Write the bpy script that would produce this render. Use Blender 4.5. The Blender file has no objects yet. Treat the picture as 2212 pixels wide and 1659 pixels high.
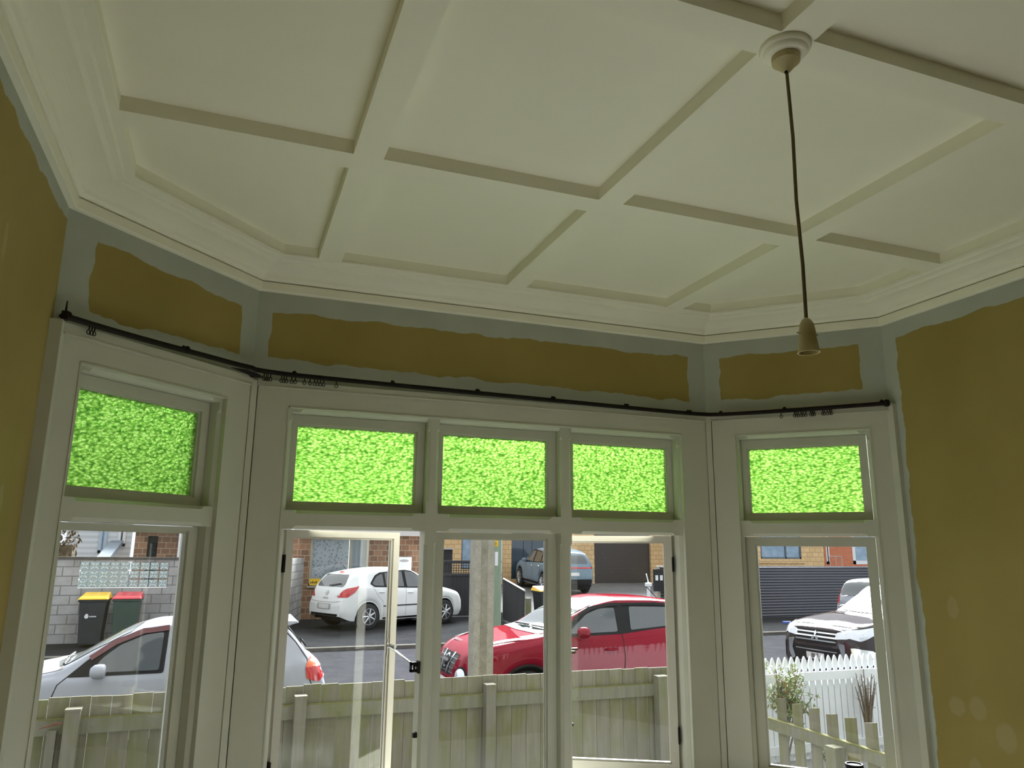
import bpy, bmesh, math, random
import numpy as np
from mathutils import Vector, Matrix
from mathutils.bvhtree import BVHTree
from mathutils.geometry import delaunay_2d_cdt
random.seed(7)
S = bpy.context.scene
COL = S.collection
R2 = math.sqrt(.5)
CZ = 1.7                                   # camera height over the room floor

# ------------------------------------------------------------------ camera
W, H, F = 2212, 1659, 1621.889
YAW, PITCH, ROLL = (math.radians(a) for a in (20.50252518, 12.45643044, 0.53261275))
cf = Vector((math.sin(YAW)*math.cos(PITCH), math.cos(YAW)*math.cos(PITCH), math.sin(PITCH)))
cr = Vector((math.cos(YAW), -math.sin(YAW), 0))
cu = cr.cross(cf)
cr2 = math.cos(ROLL)*cr + math.sin(ROLL)*cu
cu2 = -math.sin(ROLL)*cr + math.cos(ROLL)*cu
cd = bpy.data.cameras.new('camera')
cam = bpy.data.objects.new('camera', cd); COL.objects.link(cam)
m3 = Matrix((cr2, cu2, -cf)).transposed()
cam.matrix_world = Matrix.Translation((0, 0, CZ)) @ m3.to_4x4()
cd.sensor_fit = 'HORIZONTAL'; cd.sensor_width = 36; cd.lens = F/W*36
cd.clip_start = .05; cd.clip_end = 500
S.camera = cam

# ------------------------------------------------------------------ light
S.view_settings.view_transform = 'Standard'
S.view_settings.look = 'None'
S.view_settings.gamma = 1
S.view_settings.exposure = 0.0
S.view_settings.use_curve_mapping = False
SKY = 1.9
SUN = 27.0
wd = bpy.data.worlds.new('overcast_sky'); S.world = wd
wd.use_nodes = True
wn, wl = wd.node_tree.nodes, wd.node_tree.links
wn.clear()
wo = wn.new('ShaderNodeOutputWorld'); wb = wn.new('ShaderNodeBackground')
tc = wn.new('ShaderNodeTexCoord'); sx = wn.new('ShaderNodeSeparateXYZ'); rp = wn.new('ShaderNodeValToRGB')
nz = wn.new('ShaderNodeTexNoise'); nz.inputs['Scale'].default_value = 2.2; nz.inputs['Detail'].default_value = 5
mxw = wn.new('ShaderNodeMix'); mxw.data_type = 'RGBA'; mxw.blend_type = 'MULTIPLY'; mxw.inputs[0].default_value = .5
cl = wn.new('ShaderNodeValToRGB')
wl.new(tc.outputs['Generated'], sx.inputs[0]); wl.new(sx.outputs['Z'], rp.inputs[0])
rp.color_ramp.elements[0].position = 0; rp.color_ramp.elements[0].color = (.80, .86, .92, 1)
rp.color_ramp.elements[1].position = .7; rp.color_ramp.elements[1].color = (1, 1, 1, 1)
wl.new(tc.outputs['Generated'], nz.inputs['Vector']); wl.new(nz.outputs['Fac'], cl.inputs[0])
cl.color_ramp.elements[0].position = .38; cl.color_ramp.elements[0].color = (.6, .66, .76, 1)
cl.color_ramp.elements[1].position = .6; cl.color_ramp.elements[1].color = (1, 1, 1, 1)
wl.new(rp.outputs[0], mxw.inputs[6]); wl.new(cl.outputs[0], mxw.inputs[7])
wl.new(mxw.outputs[2], wb.inputs['Color']); wb.inputs['Strength'].default_value = SKY
wl.new(wb.outputs[0], wo.inputs['Surface'])
sd = bpy.data.lights.new('hazy_sun', 'SUN'); sd.energy = SUN; sd.angle = math.radians(36); sd.color = (.96, .985, 1)
so = bpy.data.objects.new('hazy_sun', sd); COL.objects.link(so)
so.rotation_euler = Vector((.48, 1, .68)).to_track_quat('Z', 'Y').to_euler()
so.location = (-2, 10, 20)
cyc = S.cycles
cyc.max_bounces = 9; cyc.diffuse_bounces = 6; cyc.glossy_bounces = 3; cyc.transmission_bounces = 5
cyc.transparent_max_bounces = 14; cyc.caustics_reflective = False; cyc.caustics_refractive = False
cyc.sample_clamp_indirect = 6

# ------------------------------------------------------------------ pixel helper (only to read real positions off the survey)
def ray(q):
    d = cf*F + (q[0]-W/2)*cr2 - (q[1]-H/2)*cu2
    return d/F
def aty(q, Y):                              # point on the upright plane y = Y
    d = ray(q); k = Y/d.y
    return Vector((d.x*k, Y, d.z*k + CZ))

# ------------------------------------------------------------------ materials
def principled(name, col, rough=.6, metal=0, spec=.5, coat=0):
    m = bpy.data.materials.new(name); m.use_nodes = True
    b = m.node_tree.nodes['Principled BSDF']
    b.inputs['Base Color'].default_value = (*col, 1)
    b.inputs['Roughness'].default_value = rough
    b.inputs['Metallic'].default_value = metal
    b.inputs['Specular IOR Level'].default_value = spec
    b.inputs['Coat Weight'].default_value = coat
    b.inputs['Coat Roughness'].default_value = .04
    return m
class NT:
    def __init__(s, m): s.m = m; s.t = m.node_tree; s.b = s.t.nodes['Principled BSDF']
    def n(s, typ, **kw):
        x = s.t.nodes.new(typ)
        for k, v in kw.items(): setattr(x, k, v)
        return x
    def L(s, a, b): s.t.links.new(a, b)
    def obj(s): return s.n('ShaderNodeTexCoord').outputs['Object']
    def math(s, op, a, b=None, c=None):
        x = s.n('ShaderNodeMath', operation=op)
        for i, v in enumerate((a, b, c)):
            if v is None: continue
            if isinstance(v, (int, float)): x.inputs[i].default_value = v
            else: s.L(v, x.inputs[i])
        return x.outputs[0]
    def noise(s, scale, detail=3, vec=None, rough=.5):
        x = s.n('ShaderNodeTexNoise'); x.inputs['Scale'].default_value = scale
        x.inputs['Detail'].default_value = detail; x.inputs['Roughness'].default_value = rough
        s.L(vec if vec else s.obj(), x.inputs['Vector']); return x.outputs['Fac']
    def ramp(s, f, stops):
        x = s.n('ShaderNodeValToRGB'); e = x.color_ramp.elements
        while len(e) < len(stops): e.new(.5)
        for i, (p, c) in enumerate(stops):
            e[i].position = p; e[i].color = (*c, 1)
        s.L(f, x.inputs[0]); return x.outputs[0]
    def mix(s, f, a, b, mode='MIX'):
        x = s.n('ShaderNodeMix', data_type='RGBA', blend_type=mode)
        for i, v in ((0, f), (6, a), (7, b)):
            if isinstance(v, (int, float)): x.inputs[i].default_value = v
            elif isinstance(v, tuple): x.inputs[i].default_value = (*v, 1)
            else: s.L(v, x.inputs[i])
        return x.outputs[2]
    def bump(s, h, strength=.2, dist=.01):
        x = s.n('ShaderNodeBump'); x.inputs['Strength'].default_value = strength; x.inputs['Distance'].default_value = dist
        s.L(h, x.inputs['Height']); s.L(x.outputs[0], s.b.inputs['Normal']); return x.outputs[0]
    def col(s, c): s.L(c, s.b.inputs['Base Color'])
    def scale(s, v, sc):
        x = s.n('ShaderNodeMapping'); x.inputs['Scale'].default_value = sc; s.L(v, x.inputs['Vector']); return x.outputs[0]
def noisy(name, c1, c2, scale=6, rough=.7, bump=.1, detail=4, stretch=None, **kw):
    m = principled(name, c1, rough, **kw); t = NT(m)
    v = t.obj()
    if stretch: v = t.scale(v, stretch)
    f = t.noise(scale, detail, v)
    t.col(t.ramp(f, [(.3, c1), (.7, c2)]))
    if bump: t.bump(t.noise(scale*6, 3, v), bump, .004)
    return m
M = {}
M['ceil'] = noisy('ceiling_paint', (.88, .86, .71), (.91, .89, .74), 2, .65, .04)
M['trim'] = noisy('gloss_trim_paint', (.545, .54, .45), (.585, .58, .485), 3, .38, .03)
M['sash'] = noisy('sash_paint', (.58, .545, .47), (.62, .585, .51), 5, .4, .03)
M['plain'] = noisy('back_wall_paint', (.30, .24, .10), (.34, .27, .12), 3, .8, .05)
M['floor'] = noisy('pale_bounce_floor', (.80, .80, .76), (.86, .86, .82), 3, .8, .05)  # unseen floor by the bay, made pale to bounce sunlight onto the ceiling
M['black'] = principled('black_plastic', (.010, .010, .011), .55, spec=.2)
M['rail'] = noisy('brown_metal_rail', (.010, .007, .005), (.018, .012, .008), 20, .6, .05, spec=.15)
M['cream'] = principled('aged_cream_plastic', (.52, .44, .23), .4)
M['cord'] = noisy('brown_cord', (.13, .10, .045), (.17, .13, .06), 60, .8, .2)
M['metal'] = principled('chrome', (.75, .74, .70), .25, 1)
M['rubber'] = principled('tyre_rubber', (.015, .015, .016), .75)
M['dark'] = principled('underbody_black', (.006, .006, .007), .9)
M['carglass'] = principled('tinted_car_glass', (.035, .045, .05), .06, 0, .8, .6)
M['alloy'] = principled('alloy_wheel', (.55, .56, .58), .3, .8)
M['chrome'] = principled('car_chrome', (.8, .82, .85), .12, 1)
M['lampglass'] = principled('lamp_lens', (.62, .66, .72), .12, .3, .8, 1)
M['redlamp'] = principled('red_lens', (.50, .012, .015), .15, 0, .5, .6)
M['orangelamp'] = principled('orange_lens', (.75, .12, .02), .15, 0, .5, .6)
M['plate'] = principled('number_plate', (.62, .63, .62), .4)
M['ink'] = principled('black_ink', (.02, .02, .02), .6)
M['greymark'] = principled('white_mark', (.7, .72, .74), .5)
def paint(name, c, metal=.25, rough=.32): return principled(name, c, rough, 0, 0, .5)
def clear_glass(name, refl=.07, tint=(.97, .98, .97), dirt=0.0):
    m = bpy.data.materials.new(name); m.use_nodes = True; t = m.node_tree; t.nodes.clear()
    o = t.nodes.new('ShaderNodeOutputMaterial'); tr = t.nodes.new('ShaderNodeBsdfTransparent'); gl = t.nodes.new('ShaderNodeBsdfGlossy')
    mx = t.nodes.new('ShaderNodeMixShader'); fr = t.nodes.new('ShaderNodeFresnel'); fr.inputs[0].default_value = 1.4
    tr.inputs[0].default_value = (*tint, 1); gl.inputs['Roughness'].default_value = .02
    tcn = t.nodes.new('ShaderNodeTexCoord')
    nn = t.nodes.new('ShaderNodeTexNoise'); nn.inputs['Scale'].default_value = 9; t.links.new(tcn.outputs['Object'], nn.inputs['Vector'])
    bp = t.nodes.new('ShaderNodeBump'); bp.inputs['Strength'].default_value = .012; bp.inputs['Distance'].default_value = .01
    t.links.new(nn.outputs[0], bp.inputs['Height']); t.links.new(bp.outputs[0], gl.inputs['Normal'])
    t.links.new(fr.outputs[0], mx.inputs[0]); t.links.new(tr.outputs[0], mx.inputs[1]); t.links.new(gl.outputs[0], mx.inputs[2])
    last = mx.outputs[0]
    if dirt:
        df = t.nodes.new('ShaderNodeBsdfDiffuse'); df.inputs[0].default_value = (.8, .8, .78, 1)
        n2 = t.nodes.new('ShaderNodeTexNoise'); n2.inputs['Scale'].default_value = 130; n2.inputs['Detail'].default_value = 1
        n3 = t.nodes.new('ShaderNodeTexNoise'); n3.inputs['Scale'].default_value = 3
        t.links.new(tcn.outputs['Object'], n2.inputs['Vector']); t.links.new(tcn.outputs['Object'], n3.inputs['Vector'])
        a = t.nodes.new('ShaderNodeMath'); a.operation = 'GREATER_THAN'; a.inputs[1].default_value = .79; t.links.new(n2.outputs[0], a.inputs[0])
        b = t.nodes.new('ShaderNodeMath'); b.operation = 'MULTIPLY_ADD'; t.links.new(n3.outputs[0], b.inputs[0]); b.inputs[1].default_value = .035*dirt; b.inputs[2].default_value = -.01
        c = t.nodes.new('ShaderNodeMath'); c.operation = 'MULTIPLY_ADD'; t.links.new(a.outputs[0], c.inputs[0]); c.inputs[1].default_value = .3; t.links.new(b.outputs[0], c.inputs[2]); c.use_clamp = True
        m2 = t.nodes.new('ShaderNodeMixShader'); t.links.new(c.outputs[0], m2.inputs[0]); t.links.new(last, m2.inputs[1]); t.links.new(df.outputs[0], m2.inputs[2]); last = m2.outputs[0]
    t.links.new(last, o.inputs['Surface'])
    return m
M['glass'] = clear_glass('window_glass', dirt=1)
M['glass2'] = clear_glass('clean_window_glass', dirt=.4)
def green_glass():
    m = bpy.data.materials.new('hammered_green_glass'); m.use_nodes = True; t = m.node_tree; t.nodes.clear()
    N = lambda k: t.nodes.new(k)
    o = N('ShaderNodeOutputMaterial'); tcn = N('ShaderNodeTexCoord')
    mp = N('ShaderNodeMapping'); mp.inputs['Scale'].default_value = (50, 50, 100)
    t.links.new(tcn.outputs['Object'], mp.inputs['Vector'])
    nz = N('ShaderNodeTexNoise'); nz.inputs['Scale'].default_value = .9; nz.inputs['Detail'].default_value = 1.5; nz.inputs['Distortion'].default_value = .6
    t.links.new(mp.outputs[0], nz.inputs['Vector'])
    vo = N('ShaderNodeTexVoronoi'); vo.inputs['Scale'].default_value = 1.0; vo.feature = 'SMOOTH_F1'; vo.inputs['Smoothness'].default_value = .3
    ad = N('ShaderNodeVectorMath'); ad.operation = 'ADD'
    t.links.new(mp.outputs[0], ad.inputs[0]); t.links.new(nz.outputs['Color'], ad.inputs[1]); t.links.new(ad.outputs[0], vo.inputs['Vector'])
    bp = N('ShaderNodeBump'); bp.inputs['Strength'].default_value = .9; bp.inputs['Distance'].default_value = .006
    t.links.new(vo.outputs['Distance'], bp.inputs['Height'])
    ramp = N('ShaderNodeValToRGB'); e = ramp.color_ramp.elements
    e[0].position = .12; e[0].color = (.70, .78, .46, 1)
    e[1].position = .85; e[1].color = (.12, .22, .06, 1)
    x = e.new(.5); x.color = (.33, .47, .16, 1)
    t.links.new(vo.outputs['Distance'], ramp.inputs[0])
    tl = N('ShaderNodeBsdfTranslucent'); t.links.new(ramp.outputs[0], tl.inputs[0]); t.links.new(bp.outputs[0], tl.inputs['Normal'])
    rf = N('ShaderNodeBsdfRefraction'); rf.inputs['IOR'].default_value = 1.25; rf.inputs['Roughness'].default_value = .12
    t.links.new(ramp.outputs[0], rf.inputs[0]); t.links.new(bp.outputs[0], rf.inputs['Normal'])
    tp = N('ShaderNodeBsdfTransparent'); tp.inputs[0].default_value = (.26, .52, .17, 1)
    gl = N('ShaderNodeBsdfGlossy'); gl.inputs['Roughness'].default_value = .15; t.links.new(bp.outputs[0], gl.inputs['Normal'])
    a = N('ShaderNodeMixShader'); a.inputs[0].default_value = .45; t.links.new(tl.outputs[0], a.inputs[1]); t.links.new(rf.outputs[0], a.inputs[2])
    b = N('ShaderNodeMixShader'); b.inputs[0].default_value = .25; t.links.new(a.outputs[0], b.inputs[1]); t.links.new(tp.outputs[0], b.inputs[2])
    c = N('ShaderNodeMixShader'); c.inputs[0].default_value = .04; t.links.new(b.outputs[0], c.inputs[1]); t.links.new(gl.outputs[0], c.inputs[2])
    t.links.new(c.outputs[0], o.inputs['Surface'])
    return m
M['green'] = green_glass()

def wall_mat(name, tests, spots=()):
    """ochre plaster with a pale cut-in band; tests = list of (axis coefs a*t + b*z + c) that must all be > 0 inside the ochre"""
    m = principled(name, (.4, .3, .1), .75, spec=.3); t = NT(m)
    v = t.obj(); sp = t.n('ShaderNodeSeparateXYZ'); t.L(v, sp.inputs[0]); X, Z = sp.outputs['X'], sp.outputs['Z']
    acc = None
    for a, b, c in tests:
        e = t.math('ADD', t.math('MULTIPLY_ADD', X, a, c), t.math('MULTIPLY', Z, b))
        acc = e if acc is None else t.math('MINIMUM', acc, e)
    n = t.math('ADD', t.math('MULTIPLY_ADD', t.noise(5.5, 2, v), .07, -.035), t.math('MULTIPLY_ADD', t.noise(28, 2, v), .009, -.0045))
    f = t.math('MULTIPLY_ADD', t.math('ADD', acc, n), 260, .5); f = t.n('ShaderNodeClamp') if False else f
    cl = t.n('ShaderNodeClamp'); t.L(f, cl.inputs[0])
    och = t.ramp(t.noise(1.6, 4, v), [(.3, OCH[0]), (.7, OCH[1])])
    pale = t.ramp(t.noise(4, 3, v), [(.3, (.42, .445, .385)), (.7, (.47, .49, .425))])
    c = t.mix(cl.outputs[0], pale, och)
    for (a, b, ra, rb) in spots:
        d = t.math('ADD', t.math('POWER', t.math('MULTIPLY', t.math('SUBTRACT', X, a), 1/ra), 2), t.math('POWER', t.math('MULTIPLY', t.math('SUBTRACT', Z, b), 1/rb), 2))
        d = t.math('MULTIPLY_ADD', t.noise(30, 2, v), .8, d)
        k = t.n('ShaderNodeMapRange'); k.inputs['From Min'].default_value = 1.5; k.inputs['From Max'].default_value = 1.0; k.inputs['To Max'].default_value = .14
        t.L(d, k.inputs['Value']); c = t.mix(k.outputs[0], c, (.62, .60, .45))
    t.col(c); t.bump(t.noise(90, 3, v), .05, .002)
    return m
OCH = ((.32, .24, .07), (.375, .29, .095))

def wood_mat(name, c1, c2, moss=True):
    m = principled(name, c1, .85, spec=.2); t = NT(m); v = t.obj()
    oi = t.n('ShaderNodeObjectInfo'); ofs = t.n('ShaderNodeVectorMath', operation='ADD')
    cmb = t.n('ShaderNodeCombineXYZ'); t.L(t.math('MULTIPLY', oi.outputs['Random'], 40), cmb.inputs[0]); t.L(t.math('MULTIPLY', oi.outputs['Random'], 17), cmb.inputs[2])
    t.L(v, ofs.inputs[0]); t.L(cmb.outputs[0], ofs.inputs[1])
    vv = ofs.outputs[0]
    g = t.noise(3, 5, t.scale(vv, (9, 9, .7)), .6)
    c = t.ramp(g, [(.25, c1), (.75, c2)])
    c = t.mix(t.math('MULTIPLY', oi.outputs['Random'], .35), c, tuple(x*.72 for x in c1))
    if moss:
        mm = t.ramp(t.noise(3.5, 4, t.scale(vv, (1.5, 1.5, .8))), [(.46, (0, 0, 0)), (.62, (1, 1, 1))])
        c = t.mix(t.math('MULTIPLY', mm, .48), c, (.13, .14, .03))
    t.col(c); t.bump(g, .35, .004)
    return m
M['paling'] = wood_mat('weathered_paling', (.15, .138, .10), (.26, .24, .19))
M['post'] = wood_mat('weathered_post', (.15, .14, .11), (.23, .215, .175))
M['mossrail'] = wood_mat('mossy_rail', (.15, .145, .11), (.22, .21, .165))
M['moss'] = noisy('moss', (.12, .125, .035), (.20, .185, .06), 30, .95, .5)
M['darkfence'] = wood_mat('dark_stained_fence', (.022, .022, .024), (.045, .045, .05), False)
M['lightposts'] = wood_mat('pale_timber', (.38, .36, .30), (.5, .47, .40), False)
M['polewood'] = wood_mat('green_treated_pole', (.20, .27, .19), (.30, .37, .27), False)
M['whitepaint'] = noisy('white_fence_paint', (.74, .76, .80), (.80, .82, .85), 6, .5, .05)
def conc(name, c1, c2, sc=8):
    m = principled(name, c1, 1, spec=0); t = NT(m); v = t.obj()
    a = t.noise(sc, 6, v, .7); b = t.noise(sc*14, 2, v)
    c = t.ramp(a, [(.3, c1), (.7, c2)])
    c = t.mix(t.ramp(b, [(.55, (0, 0, 0)), (.72, (.5, .5, .5))]), c, tuple(x*.45 for x in c1))
    t.col(c); t.bump(b, .4, .006); return m
M['poleconc'] = conc('aggregate_concrete_pole', (.23, .215, .19), (.38, .36, .32), 5)
M['asphalt'] = conc('asphalt', (.042, .043, .048), (.06, .061, .067), 3)
M['path'] = conc('dark_footpath', (.028, .029, .031), (.042, .043, .046), 2)
M['kerb'] = conc('kerb_concrete', (.09, .085, .075), (.15, .145, .13), 3)
M['drive'] = conc('driveway_concrete', (.14, .14, .14), (.20, .20, .195), 2)
M['yard'] = conc('yard_concrete', (.25, .25, .235), (.32, .32, .30), 2)

def brick_mat(name, c1, c2, mortar, bw=.23, bh=.076, mort=.012, offs=.5, stain=None, flat=0):
    m = principled(name, c1, .85, spec=.25); t = NT(m); v = t.obj()
    sp = t.n('ShaderNodeSeparateXYZ'); t.L(v, sp.inputs[0])
    cb = t.n('ShaderNodeCombineXYZ'); t.L(t.math('ADD', sp.outputs['X'], sp.outputs['Y']), cb.inputs[0]); t.L(sp.outputs['Z'], cb.inputs[1])
    b = t.n('ShaderNodeTexBrick'); b.inputs['Scale'].default_value = 1
    b.inputs['Brick Width'].default_value = bw; b.inputs['Row Height'].default_value = bh; b.inputs['Mortar Size'].default_value = mort
    b.inputs['Color1'].default_value = (*c1, 1); b.inputs['Color2'].default_value = (*c2, 1); b.inputs['Mortar'].default_value = (*mortar, 1)
    b.inputs['Bias'].default_value = 0; b.offset = offs; b.inputs['Mortar Smooth'].default_value = .2
    t.L(cb.outputs[0], b.inputs['Vector'])
    c = b.outputs['Color']
    if stain: c = t.mix(t.ramp(t.noise(1.3, 6, v, .65), [(.45, (0, 0, 0)), (.75, (.75, .75, .75))]), c, stain)
    t.col(c)
    h = t.math('SUBTRACT', 1, b.outputs['Fac']); t.bump(h, .5, .01)
    return m
M['block'] = brick_mat('grey_block_masonry', (.36, .36, .355), (.47, .465, .455), (.22, .22, .215), .4, .2, .012, .5, (.17, .155, .135))
M['brownbrick'] = brick_mat('mottled_brown_brick', (.34, .19, .115), (.17, .095, .06), (.38, .30, .22), .24, .165, .012, .5)
M['tanbrick'] = brick_mat('tan_block_brick', (.62, .42, .21), (.70, .49, .26), (.42, .29, .16), .30, .19, .012, .5)
M['orangebrick'] = brick_mat('orange_red_brick', (.52, .14, .065), (.60, .18, .085), (.40, .22, .16), .24, .085, .012, .5)
def corr_mat(name, c1, c2, pitch, axis='Z', rough=.45):
    m = principled(name, c1, rough); t = NT(m); sp = t.n('ShaderNodeSeparateXYZ'); t.L(t.obj(), sp.inputs[0])
    s = t.math('SINE', t.math('MULTIPLY', sp.outputs[axis], 2*math.pi/pitch)); t.col(t.mix(t.math('MULTIPLY_ADD', s, .5, .5), c1, c2)); return m
M['garage'] = corr_mat('dark_garage_slats', (.035, .028, .024), (.055, .045, .04), .09)
M['corr'] = principled('charcoal_corrugated_steel', (.13, .135, .155), .38, .4)
M['roofwhite'] = corr_mat('pale_corrugated_roof', (.62, .62, .62), (.42, .42, .43), .12, 'X')
M['roofblue'] = noisy('blue_grey_roof', (.22, .27, .32), (.30, .35, .40), 4)
M['weather'] = corr_mat('white_weatherboard', (.72, .75, .78), (.55, .58, .62), .16)
M['paleblue'] = principled('pale_blue_paint', (.42, .52, .62), .6)
M['eave'] = principled('eave_grey', (.40, .38, .37), .7)
M['dwin'] = principled('dark_house_window', (.03, .05, .07), .08, 0, .8)
M['bwin'] = noisy('blue_reflecting_window', (.16, .26, .36), (.30, .40, .50), 3, .1, 0)
M['alu'] = principled('aluminium_frame', (.34, .31, .24), .5, .3)
M['wframe'] = principled('white_house_frame', (.7, .7, .72), .5)
def net():
    m = principled('net_curtain', (.3, .36, .45), .6); t = NT(m); v = t.obj()
    a = t.n('ShaderNodeTexVoronoi'); a.inputs['Scale'].default_value = 13; t.L(v, a.inputs['Vector'])
    t.col(t.ramp(a.outputs['Distance'], [(.2, (.30, .36, .46)), (.5, (.62, .68, .78))])); return m
M['net'] = net()
M['drape'] = corr_mat('blue_drape', (.33, .40, .50), (.42, .49, .58), .14, 'X')
M['leaf'] = noisy('pale_leaf', (.20, .27, .09), (.33, .38, .18), 30, .6, 0)
M['bud'] = noisy('red_shoot', (.35, .12, .08), (.45, .2, .12), 30, .6, 0)
M['twig'] = noisy('bark', (.13, .10, .07), (.2, .16, .11), 12, .9, .3)
M['hedge'] = noisy('brown_hedge', (.06, .045, .03), (.20, .15, .09), 40, .95, .6)
M['yellow'] = principled('yellow_plastic', (.80, .50, .02), .45)
M['redlid'] = principled('red_plastic', (.55, .035, .05), .45)
M['binblack'] = noisy('charcoal_bin_plastic', (.02, .024, .028), (.035, .04, .045), 6, .5, .05)
M['bingreen'] = noisy('dark_green_bin_plastic', (.03, .06, .045), (.045, .08, .06), 6, .5, .05)
M['bluething'] = principled('blue_plastic', (.08, .16, .6), .4)

# ------------------------------------------------------------------ mesh helpers
class MB:
    def __init__(s): s.v = []; s.f = []; s.mi = []; s.cur = 0
    def add(s, vs, fs):
        o = len(s.v); s.v += [tuple(v) for v in vs]
        for f in fs: s.f.append(tuple(i+o for i in f)); s.mi.append(s.cur)
        return s
    def box(s, x0, x1, y0, y1, z0, z1):
        return s.add([(x0,y0,z0),(x1,y0,z0),(x1,y1,z0),(x0,y1,z0),(x0,y0,z1),(x1,y0,z1),(x1,y1,z1),(x0,y1,z1)],
                     [(0,3,2,1),(4,5,6,7),(0,1,5,4),(1,2,6,5),(2,3,7,6),(3,0,4,7)])
    def prism(s, poly, z0, z1, ax='z'):
        n = len(poly)
        mk = {'z': lambda p, h: (p[0], p[1], h), 'y': lambda p, h: (p[0], h, p[1]), 'x': lambda p, h: (h, p[0], p[1])}[ax]
        vs = [mk(p, z0) for p in poly] + [mk(p, z1) for p in poly]
        return s.add(vs, [tuple(range(n))[::-1], tuple(range(n, 2*n))] + [(i, (i+1) % n, n+(i+1) % n, n+i) for i in range(n)])
    def tube(s, pts, r, n=8, caps=True):
        pts = [Vector(p) for p in pts]; rs = r if isinstance(r, (list, tuple)) else [r]*len(pts)
        rings = []; up = None
        for i, p in enumerate(pts):
            d = (pts[min(i+1, len(pts)-1)]-pts[max(i-1, 0)]).normalized()
            if up is None: up = Vector((0, 0, 1)) if abs(d.z) < .9 else Vector((1, 0, 0))
            a = d.cross(up).normalized(); b = a.cross(d).normalized(); up = b
            rings.append([p + (a*math.cos(t)+b*math.sin(t))*rs[i] for t in [2*math.pi*k/n for k in range(n)]])
        vs = [v for rg in rings for v in rg]; fs = []
        for i in range(len(pts)-1):
            for k in range(n): fs.append((i*n+k, i*n+(k+1) % n, (i+1)*n+(k+1) % n, (i+1)*n+k))
        if caps: fs += [tuple(range(n))[::-1], tuple(range((len(pts)-1)*n, len(pts)*n))]
        return s.add(vs, fs)
    def lathe(s, prof, n=32, c=(0, 0, 0), ax='z'):
        vs = []
        for r, h in prof:
            for k in range(n):
                t = 2*math.pi*k/n; a, b = r*math.cos(t), r*math.sin(t)
                vs.append({'z': (c[0]+a, c[1]+b, c[2]+h), 'y': (c[0]+a, c[1]+h, c[2]+b)}[ax])
        fs = [(i*n+k, i*n+(k+1) % n, (i+1)*n+(k+1) % n, (i+1)*n+k) for i in range(len(prof)-1) for k in range(n)]
        fs += [tuple(range(n))[::-1], tuple(range((len(prof)-1)*n, len(prof)*n))]
        return s.add(vs, fs)
    def mesh(s, name, mats, smooth=False):
        me = bpy.data.meshes.new(name); me.from_pydata(s.v, [], s.f)
        for m in (mats if isinstance(mats, (list, tuple)) else [mats]): me.materials.append(m)
        me.polygons.foreach_set('material_index', s.mi)
        bm = bmesh.new(); bm.from_mesh(me); bmesh.ops.recalc_face_normals(bm, faces=bm.faces); bm.to_mesh(me); bm.free()
        if smooth:
            me.polygons.foreach_set('use_smooth', [True]*len(me.polygons))
            if smooth != 'all': me.set_sharp_from_angle(angle=math.radians(38))
        me.update(); return me
    def build(s, name, mats, parent=None, smooth=False, bevel=0, loc=None):
        o = bpy.data.objects.new(name, s.mesh(name, mats, smooth)); COL.objects.link(o)
        if parent is not None: o.parent = parent
        if loc is not None: o.location = loc
        if bevel:
            b = o.modifiers.new('bevel', 'BEVEL'); b.width = bevel; b.segments = 2; b.limit_method = 'ANGLE'; b.angle_limit = math.radians(50)
        return o
def struct(o): o['kind'] = 'structure'; return o
def tag(o, label, cat, group=None):
    o['label'] = label; o['category'] = cat
    if group: o['group'] = group
    return o
def empty(name, loc=(0, 0, 0), rz=0):
    o = bpy.data.objects.new(name, None); COL.objects.link(o); o.location = loc; o.rotation_euler = (0, 0, rz); o.empty_display_size = .2
    return o
def children(o): return [c for c in bpy.data.objects if c.parent == o]
def copy_tree(o, parent=None):
    c = o.copy(); COL.objects.link(c)
    if parent is not None: c.parent = parent
    for ch in children(o): copy_tree(ch, c)
    return c
def text_mesh(body, size, depth=.002):
    c = bpy.data.curves.new('txt', 'FONT'); c.body = body; c.size = size; c.extrude = depth; c.align_x = 'CENTER'; c.align_y = 'CENTER'
    o = bpy.data.objects.new('txt', c); me = bpy.data.meshes.new_from_object(o); bpy.data.objects.remove(o); bpy.data.curves.remove(c); return me

# ------------------------------------------------------------------ room plan
cw = .24
WY = 2.585*1.5 + cw
BL = (.112*1.5 - .4142*cw, WY); AL = (-.315*1.5 - cw, 2.158*1.5 + .4142*cw)
BR = (1.875*1.5 + .4142*cw, WY); AR = (2.289*1.5 + cw, 2.171*1.5 + .4142*cw)
LL = math.dist(AL, BL); LC = BR[0]-BL[0]; LR = math.dist(BR, AR)
ZB, ZC = 3.2, 3.258                         # underside of battens, ceiling
YB = -2.2
D45 = math.radians(45)
def wallbox(name, org, ang, t0, t1, mat, holes=None, z0=0, z1=3.35, th=.15):
    o = MB()
    if holes:
        h0, h1, hz0, hz1 = holes
        o.box(t0, h0, 0, th, z0, z1); o.box(h1, t1, 0, th, z0, z1); o.box(h0, h1, 0, th, hz1, z1); o.box(h0, h1, 0, th, z0, hz0)
    else: o.box(t0, t1, 0, th, z0, z1)
    w = struct(o.build(name, mat)); w.location = (org[0], org[1], 0); w.rotation_euler = (0, 0, ang); return w
E = .062
OPB, OPT = .38, 2.427                      # opening bottom and top
wallbox('wall_bay_left', AL, D45, -.0, LL+E, wall_mat('bay_left_plaster', [(1, 0, -.135), (-1, 0, .992), (-.045, -1, 2.985-.0+.0), (-.045, 1, -2.641)]), (.10, .95, OPB-.02, OPT+.02))
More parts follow.
